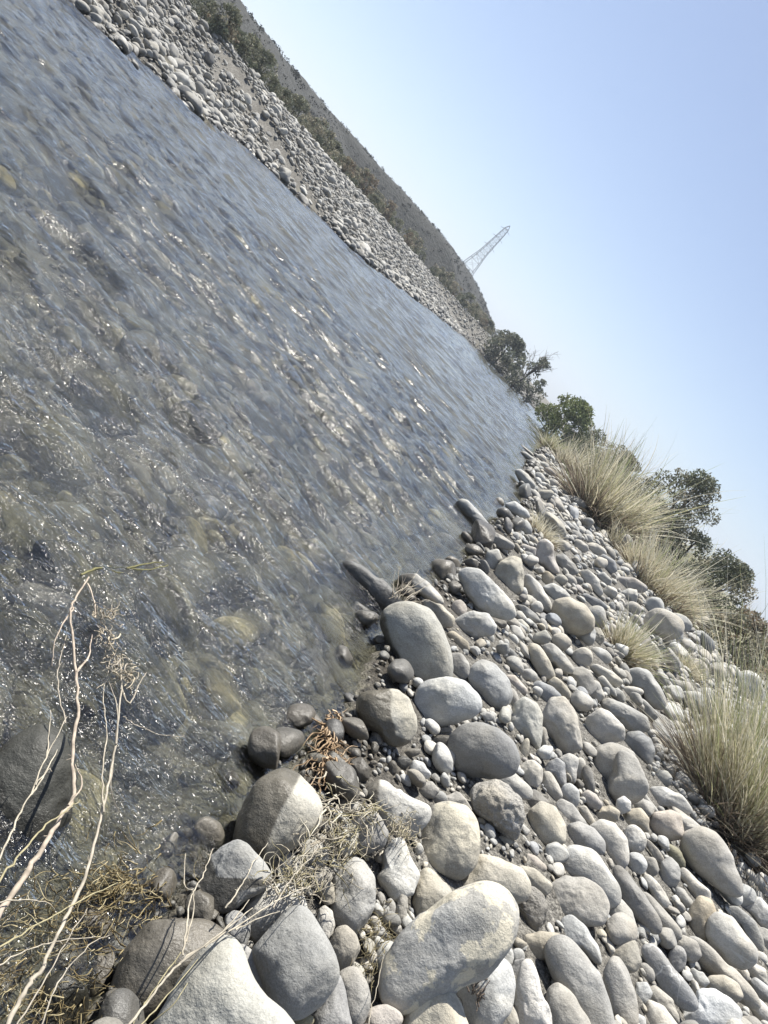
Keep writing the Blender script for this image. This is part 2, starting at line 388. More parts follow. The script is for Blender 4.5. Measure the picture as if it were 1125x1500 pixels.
P_('w',[(603,1320),(608,1290),(622,1275),(640,1278),(656,1295),(664,1315),(655,1335),(630,1348),(610,1345)],'small cream dome directly below the egg shaped cream boulder','small cream dome')
P_('w',[(657,1300),(675,1285),(690,1262),(705,1256),(735,1262),(765,1275),(775,1298),(768,1315),(740,1322),(710,1310),(680,1312),(662,1312)],'long cream stone lying like a loaf behind the flaking boulder','long cream loaf stone')
P_('w',[(760,1270),(785,1275),(808,1295),(800,1310),(775,1305)])
P_('g',[(553,1440),(560,1405),(578,1375),(620,1345),(670,1317),(710,1306),(738,1312),(755,1335),(757,1360),(745,1390),(720,1415),(690,1440),(660,1460),(620,1470),(580,1475),(556,1465)],'largest grey boulder of the bank, cream crust flaking from its upper side','flaking boulder',mat='crust',up=.06)
P_('w',[(590,1500),(605,1470),(620,1450),(640,1446),(660,1455),(678,1480),(690,1510),(660,1540),(610,1540)],'cream white rounded stone in front of the flaking boulder at the bottom edge','cream stone at the bottom edge',mat='crust',up=.03)
P_('l',[(668,1455),(680,1425),(705,1407),(730,1408),(750,1420),(755,1445),(745,1475),(720,1500),(690,1500),(675,1480)],'light grey stone with thin dark dead stems growing up its face','stone with dark dead stems')
E_('t',744,1497,15,24)
P_('d',[(755,1330),(770,1308),(783,1304),(797,1312),(803,1330),(801,1348),(785,1364),(768,1366),(758,1350)],'dark stone with a rough pitted broken face, right of the flaking boulder','dark pitted broken stone',mat='rough',rough=.8)
P_('g',[(798,1320),(808,1295),(830,1283),(860,1285),(882,1305),(888,1325),(880,1350),(850,1352),(815,1347),(802,1340)],'wide rounded brownish grey stone right of the dark pitted broken stone','wide brownish stone')
P_('l',[(816,1270),(825,1252),(845,1243),(870,1248),(892,1270),(903,1298),(900,1318),(880,1325),(850,1290),(825,1285)],'broad pale domed stone rising behind the wide brownish stone','broad pale dome')
P_('d',[(657,1100),(662,1080),(680,1065),(705,1062),(730,1070),(750,1088),(758,1110),(750,1130),(720,1138),(690,1138),(668,1125)],'dark grey domed boulder with a paler cap standing over wet mud','dark domed boulder',up=.04)
P_('l',[(690,1165),(700,1150),(728,1142),(745,1150),(762,1170),(767,1195),(758,1215),(752,1228),(735,1222),(712,1205),(695,1185)],'jagged rock with dark cracks and white veins below the dark domed boulder','jagged veined rock',mat='rough',rough=1.0,up=.03)
P_('l',[(697,1150),(705,1132),(730,1126),(755,1135),(778,1155),(775,1170),(760,1168),(730,1150),(705,1155)])
P_('w',[(771,1215),(778,1190),(795,1176),(815,1185),(827,1210),(825,1230),(805,1242),(785,1238)],'small cream stone with dark spots standing above the sand patch','spotted cream stone')
P_('b',[(827,1225),(835,1210),(852,1206),(870,1215),(883,1232),(882,1248),(865,1250),(840,1246),(828,1238)])
P_('g',[(812,1180),(825,1172),(840,1180),(858,1205),(850,1215),(828,1212)])
P_('l',[(865,1215),(885,1203),(905,1205),(918,1230),(918,1265),(905,1275),(885,1255),(880,1235)])
E_('l',778,1135,18,19)
P_('l',[(793,1150),(798,1132),(808,1133),(818,1150),(823,1165),(812,1175),(800,1168)])
P_('b',[(797,1130),(805,1115),(818,1111),(828,1118),(827,1150),(820,1155),(810,1135)])
P_('l',[(820,1112),(835,1105),(848,1112),(843,1135),(840,1148),(828,1140)])
E_('l',850,1125,8,15,8)
P_('p',[(852,1165),(862,1158),(875,1165),(882,1178),(876,1185),(862,1182)],'small rusty pinkish cobble left of the overlapping pair of smooth grey boulders')
E_('l',836,1165,14,17)
P_('g',[(866,1110),(875,1092),(895,1085),(915,1090),(935,1100),(930,1140),(900,1165),(880,1150),(868,1130)],'smooth grey boulder, the rear one of an overlapping pair beside the tall right hand grass','rear boulder of the overlapping pair')
P_('g',[(879,1165),(895,1135),(905,1105),(915,1100),(935,1112),(948,1130),(950,1150),(935,1170),(920,1178),(895,1175)],'smooth grey boulder leaning on the one behind it, front one of an overlapping pair','front boulder of the overlapping pair',up=.03)
P_('d',[(915,1090),(922,1075),(940,1073),(955,1082),(957,1100),(948,1125),(938,1118)])
P_('l',[(855,1075),(862,1050),(880,1038),(895,1045),(912,1065),(915,1085),(890,1090),(865,1088)],'broad smooth light grey stone just above the overlapping pair of grey boulders','broad smooth light stone')
P_('l',[(796,1050),(810,1025),(830,1021),(842,1040),(853,1070),(850,1095),(830,1105),(812,1100),(802,1080)],'blocky pale stone with a rough skin standing left of the broad smooth light stone','blocky pale stone',rough=.4)
P_('w',[(740,1055),(755,1030),(770,1022),(790,1030),(795,1050),(790,1080),(785,1098),(765,1080),(745,1070)],'angular cream stone left of the blocky pale stone','angular cream stone',rough=.5)
E_('g',796,1082,7,16); E_('w',768,1098,6,17,20)
P_('l',[(608,1035),(613,1010),(630,998),(655,995),(680,1000),(700,1020),(704,1035),(695,1048),(665,1058),(640,1062),(617,1055)],'smooth pale oval boulder right of the two tone stone at the waterline','smooth pale oval boulder',up=.04)
P_('w',[(522,1040),(528,1020),(545,1013),(580,1013),(598,1025),(608,1050),(609,1075),(600,1092),(580,1096),(560,1082),(535,1062)],'two tone stone with brown wet left half and white dry right half at the waterline','two tone stone',wl=[(572,1000),(573,1050),(580,1075),(640,1100)],up=.03)  # soaked left half; the line's foot turns right to paint in the shaded underside
P_('w',[(557,915),(562,897),(580,886),(605,885),(630,895),(645,920),(657,950),(660,975),(656,1000),(635,1003),(612,1003),(595,990),(580,965),(567,940)],'largest pale boulder at the edge of the stream, dark along its wet and shaded left side','largest pale boulder by the stream',wl=[(556,870),(575,945),(592,975),(605,1010)])  # wet tone along this flank also paints in the shade lying on it
P_('g',[(680,990),(686,972),(705,965),(725,975),(745,995),(755,1020),(748,1035),(730,1040),(710,1030),(690,1010)],'smooth mid grey oval boulder between the smooth pale oval boulder and the cream stones','mid grey oval boulder')
E_('g',750,1022,9,16,-20)
P_('p',[(740,990),(755,990),(772,1010),(768,1018),(755,1015)])
P_('w',[(772,950),(778,940),(790,945),(803,965),(813,990),(805,998),(790,990),(778,970)],'long cream cobble lying side by side with a grey one','long cream cobble')
P_('l',[(793,945),(810,943),(828,960),(844,982),(838,990),(818,985),(800,965)],'long light grey cobble lying against the long cream cobble')
P_('w',[(777,940),(785,928),(800,923),(807,935),(800,945),(785,942)])
E_('l',822,940,14,12,20)
P_('b',[(777,1005),(790,998),(808,1005),(822,1020),(810,1030),(798,1035),(785,1020)])
E_('l',774,990,13,10,10)
P_('t',[(803,1000),(813,992),(825,998),(835,1015),(833,1025),(820,1018)])
E_('l',853,963,15,16); E_('l',880,960,16,10,30)
P_('t',[(810,895),(815,880),(835,876),(855,885),(868,905),(867,922),(850,930),(825,925),(813,912)],'smooth tan grey oval boulder left of the small pale grass tuft','tan oval boulder',up=.04)
P_('l',[(673,843),(685,833),(705,835),(725,855),(750,885),(755,900),(745,912),(720,910),(700,890),(685,870)],'long pale block at the stream edge with a dark shaded flank','long pale block',rough=.4,up=.04)
P_('w',[(720,845),(735,820),(750,812),(765,818),(767,845),(765,865),(750,877),(735,860)],'cream lumpy boulder right of the long pale block','cream lumpy boulder',rough=.3)
P_('l',[(767,842),(775,838),(790,855),(805,880),(808,900),(795,895),(780,880),(768,865)])
P_('p',[(783,815),(790,795),(800,790),(811,800),(815,825),(820,840),(805,838),(785,828)],'upright pinkish pale stone between the cream lumpy boulder and the big grass clump','upright pinkish stone')
P_('g',[(813,812),(825,808),(840,825),(848,840),(838,843),(822,838)])
P_('l',[(665,910),(678,900),(695,893),(715,900),(727,918),(720,930),(695,935),(675,930)],'rough squat pale stone right of the largest pale boulder by the stream','rough squat pale stone',rough=.7,up=.02)
E_('p',672,893,11,14)
P_('l',[(705,830),(715,808),(730,805),(738,818),(725,835),(715,845)])
P_('g',[(706,778),(715,775),(735,785),(755,798),(750,806),(730,803),(715,795)],'long flat grey stone at the waterline below the small dead tuft','long flat grey stone')
P_('g',[(664,742),(675,731),(685,733),(705,752),(720,772),(715,776),(695,773),(675,762)],'ridge shaped stone sticking out of the stream by itself','ridge shaped stone in the stream',rough=.5,up=.04)
P_('l',[(740,738),(755,735),(772,748),(776,758),(760,760),(745,752)]); E_('g',728,738,10,9)
P_('l',[(754,690),(762,687),(775,697),(785,712),(775,718),(762,708)],'small pale stone with a dark wet base, out in the water by the reedy point','pale stone by the reedy point',up=.05)
P_('l',[(734,664),(742,663),(753,680),(757,686),(748,683)])
P_('l',[(757,653),(763,651),(775,660),(783,667),(778,668),(765,662)])
P_('l',[(760,662),(770,662),(783,672),(786,676),(775,676),(763,670)])
P_('w',[(784,725),(792,718),(808,719),(811,724),(800,732),(788,733)])
E_('l',793,672,8,6,30); E_('p',805,692,9,6,30); E_('l',790,700,9,7,40); E_('l',797,683,8,6,30); E_('l',810,708,9,6,20); E_('l',792,742,8,7)
P_('d',[(497,828),(510,822),(530,830),(560,850),(580,870),(585,885),(570,900),(550,890),(525,865),(505,845)],'long dark wet rock lying in the stream with a pale crest','long dark rock in the stream',up=.05,soak=.6)
P_('l',[(580,848),(590,840),(610,840),(635,860),(652,880),(650,888),(630,880),(600,868)],'long pale stone half in water between the long dark rock and the long pale block','long pale stone half in the water',wl=[(608,830),(606,860),(600,880)])
P_('w',[(612,878),(625,876),(645,885),(665,905),(662,918),(645,922),(630,900)])
P_('d',[(513,885),(520,880),(540,893),(554,912),(553,925),(535,915),(518,900)],'dark wet oval stone in the water just left of the largest pale boulder',None,soak=1,up=.04)
E_('g',672,976,15,20,-20)
P_('t',[(655,928),(665,925),(685,940),(688,952),(675,955),(662,940)])
P_('W',[(597,1125),(607,1114),(620,1118),(632,1133),(625,1140),(605,1140)],'small white stone by itself on the wet mud','small white stone on the mud',up=.02)
P_('g',[(612,1160),(620,1147),(633,1146),(644,1158),(635,1168),(620,1168)]); E_('g',642,1168,14,9,15)
P_('g',[(638,1185),(650,1165),(670,1160),(685,1170),(692,1190),(680,1185),(655,1180)])
E_('l',648,1069,14,5); E_('g',650,1088,22,11,0,soak=1)
P_('g',[(512,1115),(530,1110),(540,1125),(540,1140),(525,1148),(510,1138)],'dark soaked stone lying in the mud puddle','soaked stone in the mud puddle',soak=1)
E_('g',575,1125,7,11,0,soak=1); E_('g',590,1118,10,12,30,soak=1); E_('g',600,1103,16,6,-10,soak=.8)
P_('g',[(914,990),(920,978),(935,975),(952,985),(965,1005),(972,1028),(965,1042),(945,1030),(940,1010),(918,1005)],'curved grey stone below the small pale grass tuft','curved grey stone')
P_('g',[(880,1030),(895,1023),(915,1032),(945,1050),(948,1068),(930,1075),(905,1062),(885,1045)],'long flat topped grey block below the curved grey stone','flat topped grey block',rough=.4)
P_('l',[(865,978),(875,973),(895,983),(912,998),(905,1005),(885,1000)]); E_('l',924,1014,17,8)
P_('l',[(860,1005),(865,995),(878,1000),(885,1020),(878,1028),(862,1022)]); P_('l',[(875,995),(885,990),(900,1010),(902,1022),(890,1015)])
P_('g',[(933,1030),(943,1023),(965,1045),(978,1062),(970,1068),(950,1055)])
P_('g',[(982,1005),(990,997),(1010,1000),(1018,1015),(1012,1028),(995,1022)]); E_('l',1032,1022,15,18)
E_('g',986,927,14,17,-30); E_('g',996,912,17,11,30)
E_('t',872,933,12,15,0,rough=.7)
P_('b',[(877,818),(885,812),(900,822),(903,835),(895,842),(882,835)],'bluish grey cobble beneath the big grass clump','bluish cobble under the big grass')
E_('l',873,805,15,8,30); E_('l',850,800,13,8,30)
P_('l',[(848,835),(862,832),(878,850),(884,870),(875,875),(858,858)])
P_('l',[(875,842),(885,838),(896,850),(893,860),(883,858)])
P_('p',[(901,852),(910,845),(930,847),(947,860),(942,868),(920,865),(905,862)],'flat pinkish stone at the foot of the straw coloured grass','flat pinkish stone')
P_('l',[(910,868),(920,862),(935,862),(933,880),(925,888),(915,880)])
P_('b',[(845,870),(860,870),(880,880),(890,890),(880,893),(860,885)]); E_('l',893,868,11,10); E_('l',873,905,15,17); E_('l',925,892,13,11); E_('g',958,892,14,17)
E_('l',826,800,12,8,30)
P_('p',[(760,800),(768,797),(785,803),(783,815),(772,815)])
E_('t',802,848,9,11)
P_('l',[(795,860),(810,853),(828,865),(835,875),(820,882),(808,880)]); E_('w',822,850,9,8); E_('l',836,850,11,7,50); E_('d',847,851,7,6)
P_('g',[(755,885),(770,888),(785,900),(793,912),(780,912),(765,903)]); E_('l',786,891,9,10)
P_('w',[(752,910),(765,907),(775,918),(775,928),(763,925)]); E_('W',740,921,6,6,0,'tiny white pebble right of the rough squat pale stone'); E_('W',765,868,8,8); E_('d',731,913,12,8,20)
E_('l',703,896,14,9,20); E_('l',717,936,7,9); E_('l',733,946,6,8); E_('l',741,944,5,8); E_('l',752,938,7,9,-30); E_('g',763,978,10,7,-20); E_('l',755,968,9,6)
P_('g',[(1003,1245),(1010,1225),(1035,1216),(1055,1225),(1072,1255),(1080,1290),(1075,1308),(1050,1300),(1025,1280),(1008,1265)],'large leaning grey stone with paler patches below the tall right hand grass','large leaning stone by the tall grass',up=.05)
P_('p',[(952,1205),(960,1193),(985,1187),(998,1195),(998,1225),(975,1230),(955,1222)],'brownish blunt stone left of the large leaning stone','brownish blunt stone',up=.02)
P_('l',[(980,1178),(990,1180),(1010,1198),(1032,1215),(1010,1225),(1000,1245),(995,1230),(998,1200)])
P_('l',[(950,1150),(970,1150),(998,1165),(1015,1190),(1000,1195),(975,1180),(955,1185)],'broad flat light stone at the foot of the tall right hand grass','broad flat light stone')
E_('g',970,1140,13,12)
P_('W',[(902,1185),(905,1172),(915,1167),(924,1175),(922,1187),(908,1192)],'small bright white pebble below the overlapping pair of grey boulders','small bright white pebble',up=.05)
P_('t',[(912,1200),(920,1188),(940,1185),(950,1200),(948,1218),(930,1215),(915,1212)]); E_('g',943,1184,14,12)
E_('l',929,1231,17,20)
P_('g',[(938,1155),(945,1160),(963,1188),(960,1195),(948,1190)])
E_('g',959,1247,21,6,57)
P_('y',[(975,1245),(982,1236),(995,1243),(1003,1262),(998,1272),(985,1262)])
P_('g',[(967,1290),(972,1265),(985,1257),(995,1268),(996,1290),(985,1300),(970,1300)])
E_('g',952,1268,11,15,-10); E_('l',933,1265,13,15,-20); E_('g',908,1262,10,12)
P_('d',[(903,1285),(908,1271),(920,1275),(940,1305),(960,1340),(962,1355),(950,1362),(930,1345),(912,1315)],'long dark grey cobble tilted down to the right, right of the broad pale dome','long dark cobble',up=.02)
P_('g',[(945,1310),(955,1312),(975,1335),(993,1360),(990,1372),(972,1368),(955,1350)])
P_('g',[(888,1330),(897,1320),(912,1320),(925,1335),(929,1355),(920,1372),(905,1370),(893,1355)],'egg shaped grey cobble right of the wide brownish stone','grey egg cobble')
P_('l',[(945,1285),(955,1284),(970,1300),(977,1320),(970,1328),(955,1315)])
P_('g',[(988,1310),(995,1301),(1005,1305),(1016,1325),(1012,1335),(998,1328)])
P_('l',[(998,1280),(1008,1273),(1022,1290),(1038,1305),(1035,1320),(1020,1325),(1010,1305)])
P_('t',[(1006,1352),(1013,1335),(1030,1316),(1045,1322),(1050,1345),(1040,1360),(1028,1375),(1012,1370)],'upright tan cobble left of the pale slab with a white vein','upright tan cobble')
P_('l',[(1039,1370),(1045,1350),(1060,1342),(1080,1350),(1090,1370),(1105,1390),(1100,1405),(1078,1413),(1055,1405),(1042,1388)],'pale flat slab crossed by a thin white vein near the right edge','pale veined slab',mat='vein',up=.04)
P_('g',[(1055,1335),(1065,1327),(1085,1330),(1105,1350),(1112,1375),(1108,1392),(1095,1380),(1085,1355)])
P_('l',[(1085,1325),(1100,1315),(1118,1318),(1135,1340),(1130,1362),(1110,1362),(1100,1340)],mat='vein'); E_('l',1088,1312,18,16); E_('l',1120,1378,12,17); E_('l',1115,1295,14,16)
P_('g',[(1015,1385),(1030,1378),(1050,1393),(1075,1420),(1100,1455),(1098,1470),(1080,1465),(1055,1445),(1030,1420)],'long grey cobble like a bolster lying below the pale veined slab','long grey bolster')
P_('g',[(984,1385),(990,1375),(1005,1372),(1022,1382),(1024,1398),(1010,1408),(995,1400)]); E_('b',992,1404,12,17,15)
P_('b',[(946,1400),(955,1390),(970,1392),(985,1415),(1003,1440),(1014,1460),(1008,1472),(990,1470),(970,1450),(952,1425)],'long bluish cobble with thin white streaks near the lower right corner','long bluish streaked cobble',mat='vein',up=.03)
P_('t',[(880,1420),(890,1400),(910,1388),(930,1380),(940,1390),(944,1410),(930,1420),(905,1425),(885,1440)])
P_('g',[(885,1460),(890,1430),(905,1410),(915,1409),(927,1430),(930,1470),(925,1500),(905,1505),(890,1485)],'tall tapering grey stone at the bottom edge right of the big pointed stone','tall tapering stone',up=.03)
P_('g',[(805,1410),(808,1392),(825,1381),(845,1382),(865,1400),(880,1430),(888,1470),(890,1505),(860,1510),(835,1470),(815,1440)],'big smooth grey stone with a rounded point at the bottom edge of the photo','big pointed stone',up=.04)
P_('g',[(797,1470),(805,1452),(822,1447),(840,1460),(860,1490),(865,1520),(805,1520)])
P_('W',[(760,1440),(770,1415),(785,1410),(795,1430),(802,1470),(805,1505),(780,1520),(750,1505),(755,1470)],'upright whitish stone with bark like cracks at the bottom edge','upright whitish stone',rough=.4)
P_('l',[(821,1370),(828,1350),(842,1345),(860,1360),(875,1385),(881,1410),(875,1418),(850,1390),(825,1382)])
P_('t',[(762,1390),(768,1370),(790,1367),(818,1370),(828,1378),(805,1390),(800,1402),(775,1405)])
E_('l',741,1402,11,16,10); P_('b',[(745,1425),(755,1408),(772,1403),(765,1420),(752,1438)])
P_('t',[(1037,1440),(1045,1433),(1065,1432),(1082,1442),(1084,1458),(1070,1468),(1050,1460),(1038,1450)],'small oval brown cobble lying on the long grey bolster','small brown oval cobble',up=.05)
P_('l',[(1011,1425),(1017,1416),(1030,1425),(1038,1438),(1030,1445),(1018,1440)])
P_('W',[(997,1490),(1015,1475),(1030,1455),(1055,1453),(1072,1465),(1085,1485),(1075,1510),(1030,1520),(1000,1510)],'lumpy white stone at the bottom edge near the right corner','lumpy white stone',rough=.6,up=.03)
P_('l',[(928,1455),(935,1442),(950,1442),(955,1455),(945,1470),(930,1475)]); P_('g',[(950,1455),(965,1448),(985,1465),(997,1490),(990,1502),(975,1485),(950,1470)])
P_('l',[(945,1490),(955,1470),(975,1478),(993,1505),(960,1520),(945,1510)]); P_('W',[(928,1500),(932,1486),(946,1492),(946,1510),(930,1512)]); E_('g',948,1425,10,13,-20)
P_('l',[(1100,1470),(1110,1460),(1125,1475),(1140,1500),(1120,1505),(1105,1490)]); P_('l',[(1102,1440),(1112,1435),(1130,1450),(1130,1470),(1108,1462)]); P_('l',[(1095,1425),(1105,1408),(1122,1420),(1120,1442),(1105,1440)]); E_('l',1113,1404,11,9,30); E_('l',1089,1427,8,9)
E_('g',572,1330,7,12); E_('g',588,1327,9,22,5,rough=.5); E_('g',556,1368,11,11); E_('l',565,1400,14,20,30)
E_('p',560,1493,28,17); E_('y',586,1481,17,9)
E_('w',739,1232,14,7,5); P_('l',[(759,1225),(768,1223),(780,1240),(775,1248),(765,1242)]); E_('l',717,1220,8,12,-15)
P_('p',[(753,1252),(765,1248),(785,1255),(800,1270),(790,1280),(765,1268)],'flat sandy stone half buried in the sand patch','half buried sandy stone',up=-.02)
P_('d',[(766,1175),(772,1160),(785,1158),(803,1172),(805,1178),(790,1180),(775,1195),(768,1190)])
P_('t',[(872,1192),(880,1182),(895,1181),(910,1190),(908,1203),(890,1205),(875,1205)]); P_('l',[(848,1183),(860,1182),(872,1205),(868,1213),(855,1200)]); E_('d',862,1142,8,20,-8)
P_('l',[(475,775),(485,762),(505,765),(525,785),(530,805),(510,810),(485,795)],'pale rounded stone under the water above the long dark rock',None,bed=1,cat='submerged')
E_('t',655,800,14,22,-40,'tan oval stone just under the water below the ridge shaped stone',None,bed=1)
P_('d',[(425,990),(440,960),(460,950),(480,980),(475,1030),(460,1055),(440,1045)],'dark sunken stone left of the two tone stone',None,bed=1)
P_('k',[(-40,1120),(5,1085),(40,1070),(75,1085),(90,1130),(100,1200),(80,1260),(30,1280),(-40,1260)],'big black wet rock at the left edge behind the bleached roots','big black wet rock',up=.05,soak=.7)
E_('k',25,965,34,28,10,'dark sunken rock at the left edge above the black wet rock',None,bed=1); E_('y',110,770,48,30,20,'mossy olive stone under clear water on the far left, biggest of the mossy ones',None,bed=1); E_('y',125,570,24,22,0,'yellowish mossy stone under the ripples highest on the left side',None,bed=1)
E_('t',385,985,28,30,0,'tan sunken stone in the middle of the clear shallows',None,bed=1); E_('y',355,850,30,28,30,'yellowish sunken stone right of the mossy branch',None,bed=1); E_('l',305,745,28,18,20,'pale sunken stone in mid stream left of the pale rounded one',None,bed=1); E_('g',50,890,60,38,10,'broad grey sunken slab left of the bleached roots',None,bed=1)
E_('k',85,1470,42,42,0,'dark stone showing through the brown straw in the bottom left corner',None,soak=1); E_('b',530,955,24,22,40,'bluish sunken stone touching the largest pale boulder by the stream',None,bed=1); E_('g',520,1000,22,15,40,'grey sunken cobble above the two tone stone',None,bed=1); E_('y',300,1180,34,28,20,'olive sunken stone left of the large half wet stone',None,bed=1); E_('k',215,1150,40,30,10,'dark sunken stone right of the long bleached root',None,bed=1)
E_('l',532,364,13,9,35,'large pale boulder at the far waterline','large far pale boulder',far=1); E_('d',203,150,7,5,40,'small dark rock sticking out of the water near the far bank',None,far=1)

def outline(pts, K=96, sig=1.6):
    c0 = pts.mean(0)
    # area centroid
    x, y = pts[:, 0] - c0[0], pts[:, 1] - c0[1]
    x1, y1 = np.roll(x, -1), np.roll(y, -1); cr = x * y1 - x1 * y; A = cr.sum() / 2
    c = c0 + np.array([((x + x1) * cr).sum(), ((y + y1) * cr).sum()]) / (6 * A)
    p = pts - c; q = np.roll(p, -1, 0); th = np.arange(K) * 2 * math.pi / K; R = np.zeros(K)
    for i, t in enumerate(th):
        d = np.array([math.cos(t), math.sin(t)])
        e = q - p; den = d[0] * e[:, 1] - d[1] * e[:, 0]
        with np.errstate(divide='ignore', invalid='ignore'):
            s = (p[:, 0] * e[:, 1] - p[:, 1] * e[:, 0]) / den; u = (p[:, 0] * d[1] - p[:, 1] * d[0]) / den
        ok = (u >= -1e-6) & (u <= 1 + 1e-6) & (s > 0)
        R[i] = s[ok].max() if ok.any() else 1
    k = np.exp(-.5 * (np.arange(-6, 7) / sig) ** 2); k /= k.sum()
    Rp = np.concatenate([R[-6:], R, R[:6]]); R = np.convolve(Rp, k, 'valid')
    return c, th, R, abs(A)

def facet(v, nk, lo, hi, g):
    for _ in range(nk):
        n_ = g.normal(size=3); n_ /= np.linalg.norm(n_); d = g.uniform(lo, hi)
        s = v @ n_ - d
        soft = .06; s = soft * np.log1p(np.exp(np.clip(s / soft, -30, 30)))
        v = v - n_ * (s * .85)[:, None]
    return v

MATS = {None: M_STONE, 'crust': M_CRUST, 'vein': M_VEIN, 'rough': M_ROUGH}
SHADOWED = []
for si, d in enumerate(STONES):
    g = np.random.default_rng(1000 + si)
    c, th, R, A = outline(d['pts'], sig=1.5 if not d.get('rough') else .9); R = R * 1.075; A *= 1.15
    a_px = math.sqrt(A / math.pi)
    dr = ray(*c); xax = CR - dr * (CR @ dr); xax /= np.linalg.norm(xax); yax = np.cross(xax, dr); yax *= np.sign(yax @ CU); zax = -dr
    # distance: the stone's centre sits a little above the ground it lies on
    tt = 1.0; up = d.get('up', 0)
    ts = np.geomspace(.5, 160, 900); Pq = CAMP + ts[:, None] * dr
    zg = ground(Pq[:, 0], Pq[:, 1], False)
    rad = a_px * ts * (dr @ F) / FPX
    tgt = zg + rad * (.5 if not d.get('bed') else -.05) + min(up, .4 * 1.0) * (rad / .12).clip(.3, 1.6)
    if d.get('bed'): tgt = np.minimum(tgt, -.045 - rad * .7)
    if d.get('far'): tgt = zg + rad * .3
    hit = np.nonzero(Pq[:, 2] <= tgt)[0]
    k = hit[0] if len(hit) else -1
    t = ts[k]; ctr = CAMP + t * dr
    sc = t * (dr @ F) / FPX
    npx = a_px
    V, Fc = ico(6 if npx > 42 else 5 if npx > 14 else 4)
    # superellipsoid pillow with the traced outline
    if not d.get('rough') and g.random() < .3 and npx > 9: d['rough'] = .25
    ne = g.uniform(2.1, 2.7)
    rho = np.hypot(V[:, 0], V[:, 1]); ze = np.abs(V[:, 2])
    s_ = (rho ** ne + ze ** ne) ** (-1 / ne)
    v = V * s_[:, None]
    v = facet(v, 5 if npx > 12 else 2, .80, .97, g) if not d.get('rough') else facet(v, 11, .70, .95, g)
    ang = np.arctan2(-v[:, 1], v[:, 0]) % (2 * math.pi)
    Rv = np.interp(ang, np.append(th, 2 * math.pi), np.append(R, R[0]))
    Rmin = np.percentile(R, 25)
    cz = Rmin * g.uniform(.72, .92)
    L = np.stack([v[:, 0] * Rv, v[:, 1] * Rv, v[:, 2] * cz], -1)
    nv = V * 1.0 + si * 7.7
    amp = (.035 + .05 * d.get('rough', 0)) * a_px
    L = L + V * (fbm(nv * 1.5, si, 3) * amp * 1.3)[:, None]
    if d.get('rough'):
        rg = 1 - np.abs(fbm(nv * 3.1, si + 3, 4)) * 2
        L = L + V * ((rg - .6) * .07 * d['rough'] * a_px)[:, None]
    elif npx > 25:
        L = L + V * (fbm(nv * 5, si + 2, 3) * .012 * a_px)[:, None]
    px_, py_ = c[0] + L[:, 0], c[1] - L[:, 1]
    W = (L[:, :1] * xax + L[:, 1:2] * yax + L[:, 2:] * zax) * sc + ctr
    wet = 1 - sstep(.015, .045, W[:, 2] + .02 * fbm(W * 14, 4, 3))
    if 'wl' in d:       # a soaked side with a real edge, on two stones with shade painted in: left of the traced line
        wl = np.array(d['wl'], float); o_ = np.argsort(wl[:, 1]); wl = wl[o_]
        lx = np.interp(py_, wl[:, 1], wl[:, 0])
        wet = np.maximum(wet, 1 - sstep(-2.5, 2.5, px_ - lx + 5 * fbm(W * 22, 8, 3)))
    if 'soak' in d: wet = np.maximum(wet, d['soak'])
    if d.get('bed'): wet = wet * .35
    me = mesh('river_stone', W - ctr, Fc); attr(me, 'wet', wet)
    o = link('river_stone', me, MATS[d.get('mat')]); o.location = Vector(ctr)
    tc_ = np.array(TONE[d['tone']]) * g.uniform(.88, 1.1) * (1 + g.uniform(-.03, .03) * np.array([1, 0, -1.3]))
    o.color = (*tc_, 1)
    d.update(obj=o, c=c, apx=a_px, R=R, th=th, ctr=ctr)
    elong = R.max() / max(R.min(), 1)
    d['shape'] = 'long' if elong > 2.6 else 'oval' if elong > 1.55 else 'round'

# labels
def size_word(a): return 'tiny' if a < 8 else 'small' if a < 14 else 'middling' if a < 22 else 'large'
def rel(c, l):
    dx, dy = c[0] - l[0], c[1] - l[1]
    ang = math.degrees(math.atan2(dy, dx)) % 360
    return ['to the right of', 'below and right of', 'below', 'below and left of', 'to the left of', 'above and left of', 'above', 'above and right of'][int((ang + 22.5) // 45) % 8]
LM = [d for d in STONES if d.get('short')]
USED = {}
for d in STONES:
    if d['label']: USED[d['label']] = d
def autolabel(c, apx, tone, shape, kindw, avoid=None):
    ls = sorted([l for l in LM if l is not avoid], key=lambda l: math.hypot(*(l['c'] - c)) - .6 * l['apx'])
    base = f"{size_word(apx)} {TWORD[tone]} {shape} {kindw}"
    cand = [f"{base} {rel(c, ls[i]['c'])} the {ls[i]['short']}" for i in range(3)]
    cand += [f"{base} {rel(c, ls[0]['c'])} the {ls[0]['short']}, nearest to it" , f"{base} between the {ls[0]['short']} and the {ls[1]['short']}",
             f"{base} between the {ls[0]['short']} and the {ls[2]['short']}", f"{base} between the {ls[1]['short']} and the {ls[2]['short']}"]
    cand += [f"{base}, tucked {rel(c, ls[i]['c'])} the {ls[i]['short']}" for i in (3, 4, 5)]
    for s in cand:
        if s not in USED and len(s.split()) <= 16: return s
    return None
def set_stone(o, lab, grp='river stones of the near bank'):
    tag(o, lab, 'stone', grp)
order = sorted(STONES, key=lambda d: -d['apx'])
for d in order:
    if not d['label']:
        s = autolabel(d['c'], d['apx'], d['tone'], d['shape'], 'cobble', d)
        if s is None: s = f"{size_word(d['apx'])} {TWORD[d['tone']]} {d['shape']} cobble among others alike on the near bank"
        USED[s] = d; d['label'] = s
    set_stone(d['obj'], d['label'], 'stones under or in the stream' if d.get('bed') else 'river stones of the near bank')

